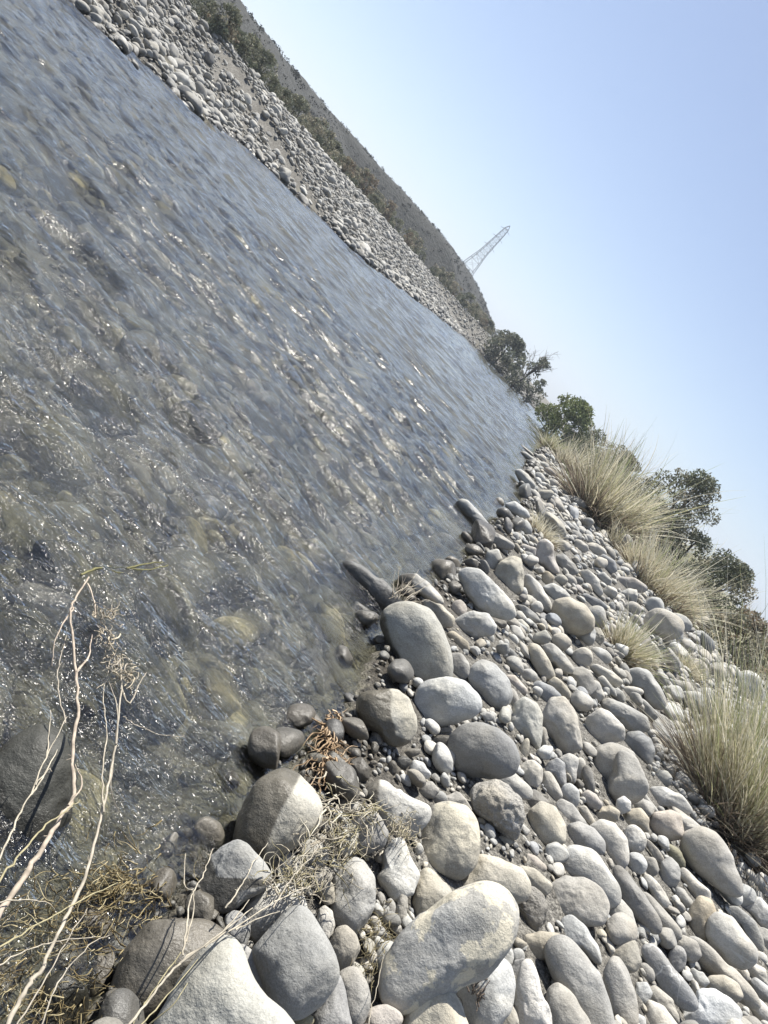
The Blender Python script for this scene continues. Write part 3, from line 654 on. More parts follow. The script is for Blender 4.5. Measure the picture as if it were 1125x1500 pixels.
# ------------------------------------------------------------------ scattered stones
def rot_rand(g, flat=True):
    a = g.uniform(0, 2 * math.pi); tx, ty = g.normal(0, .28 if flat else 1, 2)
    return np.array((Matrix.Rotation(a, 3, 'Z') @ Matrix.Rotation(tx, 3, 'X') @ Matrix.Rotation(ty, 3, 'Y')))
PROTO = {}
def protos(level, nvar=14):
    if level not in PROTO:
        V, Fc = ico(level); L = []
        for i in range(nvar):
            g = np.random.default_rng(50 + i)
            v = facet(V * 1.0, 6 + i, g.choice([.55, .66, .78]), .96, g); v = v * (1 + .12 * fbm(V * 1.3 + i * 5, i, 2))[:, None]
            L.append(v)
        PROTO[level] = (L, Fc)
    return PROTO[level]
def pick_tone(g):
    r = g.random()
    t = 'g' if r < .40 else 'l' if r < .80 else 'd' if r < .86 else 'b' if r < .92 else 't' if r < .95 else 'p' if r < .965 else 'w'
    return t
class Heap:
    def __init__(s): s.V = []; s.F = []; s.C = []; s.W = []; s.n = 0
    def add(s, V, Fc, col, wet):
        s.V.append(V); s.F.append(Fc + s.n); s.C.append(np.tile(col, (len(V), 1))); s.W.append(wet); s.n += len(V)
    def build(s, name, mat):
        me = mesh(name, np.concatenate(s.V), np.concatenate(s.F)); attr(me, 'col', np.concatenate(s.C)); attr(me, 'wet', np.concatenate(s.W))
        return link(name, me, mat)
def scat_stone(g, pos, r, level, embed=.25):
    L, Fc = protos(level); v = L[g.integers(len(L))]
    sc = np.array([1.12, g.uniform(.6, .95), g.uniform(.42, .8)]) * r
    Rm = rot_rand(g); W = (v * sc) @ Rm.T
    zmin = W[:, 2].min(); W = W + np.array([0, 0, -zmin - embed * sc[2]])
    return W, Fc, sc

# inside any traced stone?
polys = [(d['c'], d['th'], d['R'], d['apx']) for d in STONES]
def covered(px, py, f=.85):
    for c, th, R, a in polys:
        dx, dy = px - c[0], py - c[1]
        if abs(dx) > 3.5 * a or abs(dy) > 3.5 * a: continue
        if math.hypot(dx, dy) < f * np.interp(math.atan2(dy, dx) % (2 * math.pi), th, R): return True
    return False
SAND = [(735, 1252, 48, 22), (560, 1122, 60, 35), (690, 1145, 50, 18), (520, 1180, 40, 30), (215, 1300, 95, 100), (320, 1180, 60, 50), (505, 1050, 48, 62), (540, 965, 28, 55), (450, 1110, 45, 40)]
g = np.random.default_rng(99)
cands = []
# stones packed into the gaps between the traced ones, big ones first, so that they touch but do not run into each other
MX, MY, MW, MH = 160, 60, 1450, 1740
mask = np.zeros((MH, MW), bool); yy, xx = np.mgrid[0:MH, 0:MW]
for c, th, R, a in polys:
    rm = int(R.max()) + 2; x0, x1 = max(0, int(c[0]) + MX - rm), min(MW, int(c[0]) + MX + rm + 1); y0, y1 = max(0, int(c[1]) + MY - rm), min(MH, int(c[1]) + MY + rm + 1)
    if x0 >= x1 or y0 >= y1: continue
    dx, dy = xx[y0:y1, x0:x1] - MX - c[0], yy[y0:y1, x0:x1] - MY - c[1]
    mask[y0:y1, x0:x1] |= np.hypot(dx, dy) < .97 * np.interp(np.arctan2(dy, dx) % (2 * math.pi), th, R)
def px_ground(px, py):
    px = np.asarray(px, float); py = np.asarray(py, float)
    d = (px - 562.5)[:, None] * CR - (py - 750.0)[:, None] * CU + FPX * F; d /= np.linalg.norm(d, axis=1)[:, None]
    z = np.zeros(len(px)); 
    for _ in range(7):
        t = (z - H) / np.where(d[:, 2] < -1e-3, d[:, 2], np.nan); P = CAMP + t[:, None] * d
        z = .4 * z + .6 * ground(np.nan_to_num(P[:, 0]), np.nan_to_num(P[:, 1]), False)
    return P, t
HX_ = (math.cos(ROLL), math.sin(ROLL)); TESTP = [(0, 0), (1, 0), (-1, 0), (0, 1), (0, -1), (.7, .7), (-.7, -.7), (.7, -.7), (-.7, .7)]
for (rmin, rmax, ntry, wmin) in ((.17, .27, 2500, 5.2), (.10, .17, 9000, 3.3), (.062, .10, 14000, 2.2), (.040, .062, 20000, 1.0), (.026, .040, 32000, 1.0), (.016, .026, 45000, 1.0), (.009, .016, 52000, 1.0)):
    tx = g.uniform(-MX + 5, MW - MX - 5, ntry); ty = g.uniform(-MY + 5, MH - MY - 5, ntry)
    Pg, tg_ = px_ground(tx, ty); s_ = Pg[:, 0] - xn(Pg[:, 1])
    ok = np.isfinite(tg_) & (tg_ > 0) & (s_ > -.14) & (s_ < 10) & (Pg[:, 1] < 46) & (Pg[:, 1] > wmin)
    gz = ground(np.nan_to_num(Pg[:, 0]), np.nan_to_num(Pg[:, 1]))
    for k in np.nonzero(ok)[0]:
        zc = (Pg[k] - CAMP) @ F
        if zc < .4: continue
        r = g.uniform(rmin, rmax); rp = r * FPX / zc
        if rp < 2.2: continue
        px, py = tx[k], ty[k]
        if r > .016 and any(((px - cx) / rx) ** 2 + ((py - cy) / ry) ** 2 < 1 for cx, cy, rx, ry in SAND) and g.random() < .96: continue
        ix, iy = px + MX, py + MY; el = float(np.clip((H - gz[k]) / (tg_[k] + 1e-6), .08, 1)); vy = rp * min(.85, .42 + .5 * el)
        pts_ = [(ix + a_ * .8 * rp * HX_[0] + b_ * .8 * vy * HX_[1], iy + a_ * .8 * rp * HX_[1] - b_ * .8 * vy * HX_[0]) for a_, b_ in TESTP]
        if any(not (0 <= a_ < MW and 0 <= b_ < MH) or mask[int(b_), int(a_)] for a_, b_ in pts_): continue
        q = int(rp * .9) + 1; x0, x1, y0, y1 = max(0, int(ix) - q), int(ix) + q + 1, max(0, int(iy) - q), int(iy) + q + 1
        dx, dy = xx[y0:y1, x0:x1] - ix, yy[y0:y1, x0:x1] - iy
        mask[y0:y1, x0:x1] |= ((dx * HX_[0] + dy * HX_[1]) / (.82 * rp)) ** 2 + ((dx * HX_[1] - dy * HX_[0]) / (.82 * vy)) ** 2 < 1
        cands.append((Pg[k, 0], Pg[k, 1], r * 1.14, g.uniform(-.45, .2), float(px), float(py), float(rp), gz[k]))
# more pebbles lying lower down between and under these
for (na, ya, yb, ra, rb, wd) in ((5500, .9, 5.5, .010, .034, 4.2), (4500, 5.5, 14, .025, .08, 7.5), (3500, 14, 40, .06, .13, 9)):
    y_ = ya + (yb - ya) * g.random(na) ** 1.2; x_ = xn(y_) + .0 + wd * g.random(na); z_ = ground(x_, y_)
    for x, y, z in zip(x_, y_, z_):
        px, py, zc = proj((x, y, z))
        if zc < .3 or not (-100 < px < 1220 and -40 < py < 1620): continue
        if any(((px - cx) / rx) ** 2 + ((py - cy) / ry) ** 2 < 1 for cx, cy, rx, ry in SAND) and g.random() < .8: continue
        if covered(px, py, 1.02): continue
        r = g.uniform(ra, rb); cands.append((x, y, r, .45, float(px), float(py), 0.45 * r * FPX / zc, z))
free = [c for c in cands if c[6] > 5 and -5 < c[4] < 1130 and -5 < c[5] < 1505 and c[5] > 0]
free.sort(key=lambda c: -c[6])
NIND = max(0, 298 - len(STONES)); ind = set(id(c) for c in free[:NIND])
hp = Heap()
for c in cands:
    x, y, r, emb, px, py, rp, gz_ = c
    isind = id(c) in ind
    lvl = 5 if (isind and rp > 20) else 4 if (isind or rp > 14) else 3 if rp > 4.5 else 2
    W, Fc, sc = scat_stone(g, None, r, lvl, emb)
    z0 = gz_
    pos = np.array([x, y, z0]); tone = pick_tone(g)
    col = np.array(TONE[tone]) * g.uniform(.8, 1.15) * (1 + g.uniform(-.035, .035) * np.array([1, 0, -1.3]))
    Ww = W + pos; wet = np.maximum(1 - sstep(.01, .05, Ww[:, 2] + .015 * g.normal()), float(1 - sstep(.06, .28, np.array(x - xn(y) + .07 * g.normal()))))
    if isind:
        me = mesh('river_stone', W, Fc); attr(me, 'wet', wet); o = link('river_stone', me, M_STONE); o.location = Vector(pos); o.color = (*col, 1)
        shp = 'long' if sc[0] / sc[2] > 2.4 else 'oval' if sc[0] / sc[1] > 1.3 else 'round'
        s = autolabel(np.array([px, py]), rp, tone, shp, 'cobble')
        if s is None: s = autolabel(np.array([px, py]), rp, tone, shp, 'pebble')
        if s is None: s = f"{size_word(rp)} {TWORD[tone]} {shp} cobble among others alike on the near bank"
        USED[s] = 1; set_stone(o, s)
    else: hp.add(Ww, Fc, col, wet)
tag(hp.build('bank_pebbles', M_PEB), 'small grey pebbles filling the gaps between the stones of the near bank', 'pebbles', None, 'stuff')

# far bank
hp = Heap(); g = np.random.default_rng(5)
for _ in range(30000):
    y = 9 + 95 * g.random() ** 1.55; tq = 9.5 * g.random() ** 1.15 - .35; x = xf(y) - tq / .965
    px, py, z = proj((x, y, .5))
    if px < -80 or py < -120 or z < 1: continue
    r = float(np.clip(g.lognormal(math.log(.068), .5), .033, .25)) * (1.15 if tq < 1 else .95)
    rp = r * FPX / z
    W, Fc, sc = scat_stone(g, None, r, 3 if rp > 5 else 2, .2)
    col = np.array(TONE['l' if g.random() < .5 else 'g' if g.random() < .75 else 'd']) * g.uniform(.6, 1.05)
    Ww = W + np.array([x, y, gfast(x, y)]); hp.add(Ww, Fc, col, 1 - sstep(.02, .14, Ww[:, 2]))
tag(hp.build('far_bank_cobbles', M_PEB), 'band of grey cobbles along the far bank of the stream', 'cobbles', None, 'stuff')

# stream bed
hp = Heap(); g = np.random.default_rng(6)
for q_ in range(10500):
    y = .6 + (15 if q_ < 5200 else 5) * g.random() ** 1.5; wd = xn(y) - xf(y); x = xn(y) - wd * g.random() ** 1.3 * .98 - .02
    px, py, z = proj((x, y, -.15))
    if z < .3 or px < -120 or px > 1150 or py < -100 or py > 1620: continue
    r = float(np.clip(g.lognormal(math.log(.075), .5), .03, .24)) if q_ < 5200 else g.uniform(.012, .045)
    W, Fc, sc = scat_stone(g, None, r, 4 if r * FPX / z > 14 else 3, .3)
    W[:, 2] *= .8
    zz = g1(x, y); top = W[:, 2].max() + zz
    if top > -.035: zz -= top + .035 + .02 * g.random()
    rr = g.random()
    col = np.array((.15, .145, .105) if rr < .35 else (.20, .194, .165) if rr < .62 else (.06, .062, .056) if rr < .88 else (.40, .36, .22)) * g.uniform(.7, 1.2)
    hp.add(W + np.array([x, y, zz]), Fc, col, np.zeros(len(W)))
tag(hp.build('stream_bed_cobbles', M_BED), 'mossy brown cobbles on the stream bed seen through the water', 'cobbles', None, 'stuff')

# ------------------------------------------------------------------ grass tussocks
class Blades:
    def __init__(s): s.V = []; s.F = []; s.C = []; s.n = 0
    def add(s, base, dirv, L, wd, droop, col0, col1, g, seg=6):
        t = np.linspace(0, 1, seg + 1)
        d = np.asarray(dirv, float); d = d / np.linalg.norm(d)
        hz = np.array([d[0], d[1], 0]); hn = np.linalg.norm(hz); hz = hz / hn if hn > 1e-4 else np.array([1., 0, 0])
        side_b = g.normal(0, .09)
        sv = np.array([-hz[1], hz[0], 0])
        P = base + d * (t * L)[:, None] + (hz * .45 - np.array([0, 0, 1]) * .55) * (droop * L * t ** 2.4)[:, None] + sv * (side_b * L * t ** 2)[:, None]
        a = g.uniform(0, math.pi); wv = np.cos(a) * sv + np.sin(a) * np.cross(d, sv)
        ww = wd * (1 - t ** 1.6 * .92) * np.where(t < .1, .8, 1)
        V = np.empty(((seg + 1) * 2, 3)); V[0::2] = P - wv * ww[:, None]; V[1::2] = P + wv * ww[:, None]
        i = np.arange(seg) * 2; s.F.append(np.stack([i, i + 1, i + 3, i + 2], -1) + s.n); s.n += len(V); s.V.append(V)
        C = np.asarray(col0) * (1 - t)[:, None] + np.asarray(col1) * t[:, None]; s.C.append(np.repeat(C, 2, 0))
    def build(s, name, parent, mat=M_BLADE):
        me = mesh(name, np.concatenate(s.V), np.concatenate(s.F)); attr(me, 'col', np.concatenate(s.C)); return link(name, me, mat, parent)
STRAW = np.array((.70, .64, .47)); PALE = np.array((.82, .78, .64)); GREEN = np.array((.23, .28, .10)); OLIVE = np.array((.40, .40, .20)); BROWN = np.array((.13, .10, .07)); DEAD = np.array((.24, .20, .155))
def tussock(pos, rad, Hh, nb, green, label, spread=.55, lean=(0, 0), seed=0, width=.0022, base_dark=True, name='grass_tussock', cat='grass clump', grp='grass tussocks along the near bank', deadf=.35):
    g = np.random.default_rng(seed)
    pos = np.asarray(pos, float); root = empty(name, pos); gp = gfast(pos[0], pos[1])
    tag(root, label, cat, grp)
    bl = {k: Blades() for k in ('green_blades', 'dry_blades', 'dead_base')}
    for i in range(nb):
        r = rad * math.sqrt(g.random()); a = g.uniform(0, 2 * math.pi); o_ = np.array([r * math.cos(a), r * math.sin(a), 0])
        o_[2] = gfast(pos[0] + o_[0], pos[1] + o_[1]) - gp - .01
        tilt = abs(g.normal(0, spread)) * (.35 + .8 * r / rad); tilt = min(tilt, 1.25)
        a2 = a + g.normal(0, .7)
        d = np.array([math.sin(tilt) * math.cos(a2) + lean[0], math.sin(tilt) * math.sin(a2) + lean[1], math.cos(tilt)])
        L = Hh * (.30 + .62 * g.random() ** 1.6 + (.5 if g.random() < .05 else 0)) * (1 - .25 * (tilt > .7))
        isg = g.random() < green
        if isg: bl['green_blades'].add(o_, d, L, width * g.uniform(.8, 1.3), g.uniform(.05, .35), STRAW * .85, (GREEN if g.random() < .6 else OLIVE) * g.uniform(.8, 1.3), g)
        else: bl['dry_blades'].add(o_, d, L * .9, width * g.uniform(.8, 1.4), g.uniform(.05, .5), STRAW * g.uniform(.6, .95), (STRAW if g.random() < .45 else PALE) * g.uniform(.75, 1.1), g)
    for i in range(int(nb * deadf)):
        r = rad * math.sqrt(g.random()) * 1.1; a = g.uniform(0, 2 * math.pi); o_ = np.array([r * math.cos(a), r * math.sin(a), -.01])
        o_[2] = gfast(pos[0] + o_[0], pos[1] + o_[1]) - gp - .01
        tilt = g.uniform(.3, 1.35); a2 = a + g.normal(0, .6)
        d = np.array([math.sin(tilt) * math.cos(a2), math.sin(tilt) * math.sin(a2), math.cos(tilt)])
        bl['dead_base'].add(o_, d, Hh * g.uniform(.15, .5), width * g.uniform(.8, 1.5), g.uniform(.1, .6), BROWN, DEAD * g.uniform(.7, 1.7), g)
    for k, b_ in bl.items():
        if b_.n: b_.build(k, root)
    return root
def on(px, py):
    d = ray(px, py); ts = np.geomspace(.5, 400, 3000); Pq = CAMP + ts[:, None] * d; zg = ground(Pq[:, 0], Pq[:, 1], False)
    k = np.nonzero(Pq[:, 2] <= zg)[0]; k = k[0] if len(k) else -1
    p = Pq[k]; return np.array([p[0], p[1], g1(p[0], p[1])])
def mpx(p): return (np.asarray(p) - CAMP) @ F / FPX          # metres per pixel there
pA = on(870, 765); pB = on(958, 868); pC = on(912, 962); pD = on(1070, 1215)
tussock(pA, 48 * mpx(pA), 175 * mpx(pA), 1150, .26, 'biggest grass clump, tall and straw coloured with a dark dead base, nearest the stream', .55, (-.05, 0), 1, .8 * mpx(pA), deadf=1.0)
tussock(pB, 55 * mpx(pB), 115 * mpx(pB), 1000, .12, 'bushy straw coloured grass clump growing between the biggest clump and the small pale tuft', .6, (0, 0), 2, .75 * mpx(pB), deadf=.2)
tussock(pC, 24 * mpx(pC), 98 * mpx(pC), 900, .22, 'small pale grass tuft standing alone among stones', .62, (0, 0), 3, .75 * mpx(pC), deadf=.3)
tussock(pD, 72 * mpx(pD), 330 * mpx(pD), 1800, .40, 'tall green and straw grass clump at the right edge of the photo', .42, (-.45, .05), 4, .8 * mpx(pD), deadf=.8)
pE = on(792, 785); tussock(pE, 22 * mpx(pE), 46 * mpx(pE), 700, .0, 'low dead brown tuft between water and stones', .8, (0, 0), 5, .6 * mpx(pE), deadf=1.4)
pG = on(805, 660); tussock(pG, 16 * mpx(pG), 42 * mpx(pG), 420, .5, 'little green tuft at the tip of the reedy point', .6, (0, 0), 6, .6 * mpx(pG))
pH = on(828, 690); tussock(pH, 16 * mpx(pH), 70 * mpx(pH), 500, .1, 'thin straw tuft with a brown foot between the point and the biggest clump', .5, (0, 0), 7, .6 * mpx(pH), deadf=.6)
pI = on(1135, 1130); tussock(pI, 34 * mpx(pI), 200 * mpx(pI), 900, .4, 'loose green grass clump cut by the right edge, behind the tall one', .45, (-.1, 0), 8, .8 * mpx(pI))
for i, (px, py, rr, hh, gr, lb) in enumerate([
        (905, 742, 40, 130, .5, 'greenish feathery grass clump right behind the biggest clump'),
        (935, 790, 40, 110, .45, 'greenish grass clump second behind the biggest clump'),
        (1010, 865, 40, 95, .25, 'straw grass clump on the right of the bushy one'),
        (1040, 905, 36, 70, .2, 'low straw grass clump in front of the brown bush'),
        (1085, 935, 34, 60, .2, 'low straw grass clump at the right edge in front of the brown bush'),
        (865, 705, 28, 85, .35, 'fine grass clump just beyond the biggest clump towards the stream'),
        (835, 668, 22, 60, .3, 'short grass clump in front of the dark bushes at the river bend'),
        (985, 822, 34, 80, .3, 'straw and green grass clump below the tall tree'),
        (905, 808, 26, 60, .1, 'low ragged straw tuft filling the gap between the biggest clump and the bushy one'),
        (930, 838, 24, 66, .08, 'pale ragged straw tuft on the stream side of the bushy clump'),
        (985, 892, 26, 62, .1, 'ragged straw tuft on the lower side of the bushy clump'),
        (1030, 925, 26, 50, .15, 'thin straw tuft on the stones above the tall right hand clump'),
        (1066, 955, 26, 52, .2, 'thin straw tuft near the right edge above the tall right hand clump'),
        (1005, 985, 20, 44, .1, 'sparse small straw tuft between the small pale tuft and the tall right hand clump')]):
    q = on(px, py); tussock(q, rr * mpx(q), hh * mpx(q), 480, gr, lb, .62 + .25 * (i % 3 == 0), (0, 0), 20 + i, .65 * mpx(q), deadf=.2)
# a few long single stalks reaching out of the tall clumps
bb = Blades(); g = np.random.default_rng(77)
root = empty('grass_stalk', on(1040, 1130)); tag(root, 'tall single dark green stalk rising in front of the pale stones on the right', 'grass stalk')
for k in range(3): bb.add(np.zeros(3) + g.normal(0, .004, 3), (-.68 + g.normal(0, .02), .15, .74), 230 * mpx(on(1040, 1130)), .0026, .02, GREEN * .8, GREEN * .6, g)
bb.build('stem', root)

# ------------------------------------------------------------------ trees and shrubs
def leaf_cloud(g, cl, nper, ls, cols, flat=.8):
    """small leaf faces spread through clump ellipsoids cl = [(centre, radius)]"""
    V = []; C = []; 
    for (c, r) in cl:
        k = max(6, int(nper * 3.5 * r * r / (ls * ls))); base = cols[g.integers(len(cols))] * g.uniform(.75, 1.25)
        d = g.normal(size=(k, 3)); d /= np.linalg.norm(d, axis=1)[:, None]
        p = np.asarray(c) + d * (r * g.uniform(.35, 1.05, k) ** .6)[:, None] * np.array([1, 1, flat])
        a = g.normal(size=(k, 3)); a /= np.linalg.norm(a, axis=1)[:, None]; b_ = np.cross(a, g.normal(size=(k, 3))); b_ /= np.linalg.norm(b_, axis=1)[:, None] + 1e-6
        s = ls * g.uniform(.6, 1.3, k)[:, None]
        V.append(np.stack([p - a * s, p + b_ * s * .45, p + a * s, p - b_ * s * .45], 1).reshape(-1, 3))
        C.append(np.repeat(base * g.uniform(.75, 1.25, (k, 1)), 4, 0))
    V = np.concatenate(V); C = np.concatenate(C); Fc = np.arange(len(V)).reshape(-1, 4)
    return V, Fc, C
DKG = [np.array(c) for c in ((.064, .070, .045), (.085, .088, .060), (.052, .058, .040), (.10, .098, .068))]
BRG = [np.array(c) for c in ((.075, .088, .034), (.095, .105, .042), (.06, .074, .028))]
GRY = [np.array(c) for c in ((.125, .118, .085), (.10, .098, .070), (.15, .135, .10))]
BRN = [np.array(c) for c in ((.115, .09, .06), (.10, .08, .055))]
def woody(name, pos, Hh, Wd, cols, label, cat, grp=None, seed=0, ncl=22, ls=.12, nper=60, low=.15, bare=0, limbs=6, density=1.0, lean=(0, 0)):
    g = np.random.default_rng(seed); pos = np.asarray(pos, float); root = empty(name, pos); tag(root, label, cat, grp)
    tb = Tubes(); bc = (.085, .07, .055); top = np.array([lean[0] * Hh, lean[1] * Hh, Hh])
    trunk = catmull([(0, 0, -.15), top * .25 + g.normal(0, .03 * Hh, 3) * [1, 1, 0], top * .55 + g.normal(0, .05 * Hh, 3) * [1, 1, 0], top * .85], 5)
    tb.add(trunk, .028 * Hh, .006 * Hh, 6, bc); cl = []
    ncl = int(ncl * 2.1)
    for i in range(ncl):
        h = low + (1 - low) * g.random() ** .9; wr = Wd * .5 * (math.sin(math.pi * min(1, (h - low) / (1 - low) * .78 + .22)) ** .7)
        a = g.uniform(0, 2 * math.pi); rr = wr * math.sqrt(g.random())
        c = top * h + np.array([rr * math.cos(a), rr * math.sin(a), 0]); r = Wd * g.uniform(.07, .17); c[2] = min(c[2], Hh - r * .6)
        cl.append((c, r))
        if i % max(1, ncl // (limbs * 2)) == 0:
            k = int(min(len(trunk) - 1, max(1, h * .7 * len(trunk)))); p0 = trunk[k]
            tb.add(catmull([p0, (p0 + c) / 2 + g.normal(0, .05 * Wd, 3), c], 4), .011 * Hh, .003 * Hh, 4, bc)
    tb.build('trunk', M_BARK, root)
    V, Fc, C = leaf_cloud(g, cl, density * 1.25, ls, np.array(cols) * 2.1)
    me = mesh('crown', V, Fc); attr(me, 'col', C); link('crown', me, M_LEAF, root, False)
    if bare:
        tb = Tubes()
        for i in range(bare):
            a = g.uniform(0, 2 * math.pi); d = np.array([math.cos(a) * .55, math.sin(a) * .55, 1]); d /= np.linalg.norm(d)
            p = top * g.uniform(.3, .6); L = Hh * g.uniform(.5, .85); pts = [p]; 
            for s in range(5): d = d + g.normal(0, .22, 3); d /= np.linalg.norm(d); pts.append(pts[-1] + d * L / 5)
            tb.add(catmull(pts, 3), .010 * Hh, .002 * Hh, 4, (.16, .14, .12))
            for s in range(1, 5):
                for q in range(3):
                    e = d + g.normal(0, .6, 3); e /= np.linalg.norm(e); p2 = pts[s]
                    tb.add([p2, p2 + e * L * .16, p2 + (e + g.normal(0, .3, 3)) * L * .28], .004 * Hh, .0012 * Hh, 3, (.17, .15, .13))
        tb.build('bare_branches', M_BARK, root)
    return root
def copy_tree(o, loc, rz, sc, label=None, grp=None):
    c = o.copy(); COL.objects.link(c); c.location = Vector(loc); c.rotation_euler = (0, 0, rz); c.scale = (sc,) * 3
    if label: c['label'] = label
    if grp: c['group'] = grp
    for ch in list(o.children):
        k = ch.copy(); COL.objects.link(k); k.parent = c
    return c
def gy(px, py, y, z=None):
    p = at_y(px, py, y); return np.array([p[0], y, g1(p[0], y) if z is None else z])
# clump at the river bend on the far bank
woody('scrub_tree', gy(742, 515, 78), 3.9, 4.6, DKG, 'dark evergreen bush at the end of the far bank, left of the leafless branches', 'tree', None, 31, 34, .16, 70, .05)
woody('scrub_tree', gy(768, 545, 74), 4.4, 3.2, DKG, 'dark tree on the far bank with long leafless branches reaching into the sky', 'tree', None, 32, 26, .15, 70, .05, bare=7, lean=(.15, 0))
woody('scrub_tree', gy(785, 572, 72), 3.0, 2.6, DKG, 'small dark bush between the branchy tree and the round green bush', 'bush', None, 33, 16, .14, 70, .02)
woody('round_bush', gy(822, 622, 52), 3.5, 3.7, BRG, 'round bright green bush at the bend of the stream', 'bush', None, 34, 40, .11, 130, .03)
woody('scrub_tree', gy(862, 655, 44), 2.4, 2.8, DKG, 'low dark bush right of the round bright green bush', 'bush', None, 35, 18, .10, 110, .02)
woody('scrub_tree', gy(900, 692, 34), 2.3, 3.4, GRY, 'greyish bush half hidden by the feathery tips of the biggest grass clump', 'bush', None, 36, 26, .065, 110, .02)
woody('scrub_tree', gy(965, 765, 26), 3.3, 2.7, DKG + GRY, 'tallest dark tree on the right, rising behind the grass with ragged top', 'tree', None, 37, 34, .055, 150, .05, lean=(.02, 0))
woody('scrub_tree', gy(1005, 805, 25), 1.9, 2.0, DKG, 'low dark shrub leaning out from the foot of the tallest dark tree', 'bush', None, 38, 18, .05, 150, .02)
woody('scrub_tree', gy(1050, 865, 22), 2.0, 2.3, DKG + GRY, 'rounded dark bush standing by itself on the right skyline', 'bush', None, 39, 30, .05, 170, .04)
woody('scrub_tree', gy(1020, 835, 24), 1.5, .8, DKG, 'thin dark sapling between the tallest tree and the rounded bush', 'sapling', None, 41, 10, .045, 170, .2)
woody('dry_bush', gy(1105, 925, 18), 1.3, 1.8, BRN + GRY, 'brown dry bush at the right edge of the photo', 'bush', None, 40, 20, .055, 200, .02)

# scrub along the top of the far bank
pr = [woody('bank_shrub', (0, -60 - i, 0), 1.0, 1.35, c, 'x', 'shrub', None, 60 + i, 14, .055, 200, .02, limbs=3) for i, c in enumerate((DKG, DKG + GRY, GRY, BRN + GRY, DKG))]
g = np.random.default_rng(12); first = {}
LB = ['dark green scrub bush in the row along the top of the far bank', 'mixed green scrub bush in the row along the top of the far bank', 'greyish scrub bush in the row along the top of the far bank', 'brownish dry bush in the row along the top of the far bank', 'dense dark scrub bush in the row along the top of the far bank']
for i in range(170):
    y = 10 + 92 * (i / 170) ** 1.35 + g.uniform(-1, 1); tq = 8.6 + 7 * g.random() ** 1.3; x = xf(y) - tq / .965
    px, py, z = proj((x, y, 2.2))
    if px < -60 or py < -80: continue
    k = int(g.choice(5, p=[.27, .25, .2, .08, .2])); sc = g.uniform(.55, 1.35) * (1 + .3 * (y > 50))
    loc = (x, y, g1(x, y) - .05)
    if k not in first: first[k] = pr[k]; o = pr[k]; o.location = Vector(loc); o.rotation_euler = (0, 0, g.uniform(0, 6)); o.scale = (sc,) * 3; o['label'] = LB[k]; o['group'] = 'scrub along the far bank: ' + LB[k].split(' in the')[0]
    else: copy_tree(pr[k], loc, g.uniform(0, 6), sc, LB[k], 'scrub along the far bank: ' + LB[k].split(' in the')[0])
for k in range(5):
    if k not in first:
        for ch in list(pr[k].children): bpy.data.objects.remove(ch)
        bpy.data.objects.remove(pr[k])

# ------------------------------------------------------------------ low scrub covered hill behind the far bank
hy = np.array([-30, 0, 30, 47, 60, 77, 90, 99, 112, 120, 126, 131, 136, 148]); hh = np.array([4.2, 4.2, 4.3, 4.5, 4.7, 5.1, 5.5, 5.9, 5.9, 5.3, 4.4, 3.0, 1.6, .5])
ys = np.linspace(-30, 146, 280); ts_ = np.concatenate([np.linspace(0, 12, 46), np.linspace(12.5, 60, 30)])
HX = []; HYv = []; HZ = []
for y in ys:
    hgt = np.interp(y, hy, hh); t_ = ts_
    HX.append(xf(y) - 14 - t_); HYv.append(np.full_like(t_, y)); HZ.append(1.2 + (hgt - 1.2) * sstep(0, 11, t_) + .004 * t_)
HX = np.array(HX); HYv = np.array(HYv); HZ = np.array(HZ)
P = np.stack([HX, HYv, HZ], -1).reshape(-1, 3); P[:, 2] += fbm(P * np.array([.25, .25, 0]), 71, 4) * .35
m, n = HX.shape; idx = np.arange(m * n).reshape(m, n); Q = np.stack([idx[:-1, :-1], idx[1:, :-1], idx[1:, 1:], idx[:-1, 1:]], -1).reshape(-1, 4)
b = NB('hill_soil'); tc = b.n('TexCoord').outputs['Object']
c = b.mix(b.ramp(b.noise(tc, .6, 8, .65), [(.35, 0.0), (.65, 1.0)]), (.050, .050, .044), (.042, .043, .038))
c = b.mix(1.0, c, b.ramp(b.noise(tc, 5, 5, .7), [(.3, .6), (.7, 1.3)]), 'MULTIPLY')
p = b.n('BsdfPrincipled', {'Base Color': c, 'Roughness': .95, 'Normal': b.bump(b.noise(tc, 2.5, 6, .7), .8, .4)})
tag(link('hill', mesh('hill', P, Q), b.surf(p.outputs[0])), kind='structure')
g = np.random.default_rng(15); cl = []
for _ in range(1500):
    y = 12 + 112 * g.random(); hgt = np.interp(y, hy, hh); t_ = 13.5 * g.random() ** .8; x = xf(y) - 14 - t_
    z = 1.2 + (hgt - 1.2) * sstep(0, 11, np.array(t_)); r = g.uniform(.12, .30)
    cl.append((np.array([x, y, float(z) + r * .3]), r))
V, Fc, C = leaf_cloud(g, cl, .6, .085, np.array([(.042, .043, .036), (.046, .046, .038)]))
me = mesh('hillside_scrub', V, Fc); attr(me, 'col', C)
tag(link('hillside_scrub', me, M_LEAF, None, False), 'low grey green scrub covering the hillside behind the far bank', 'scrub', None, 'stuff')

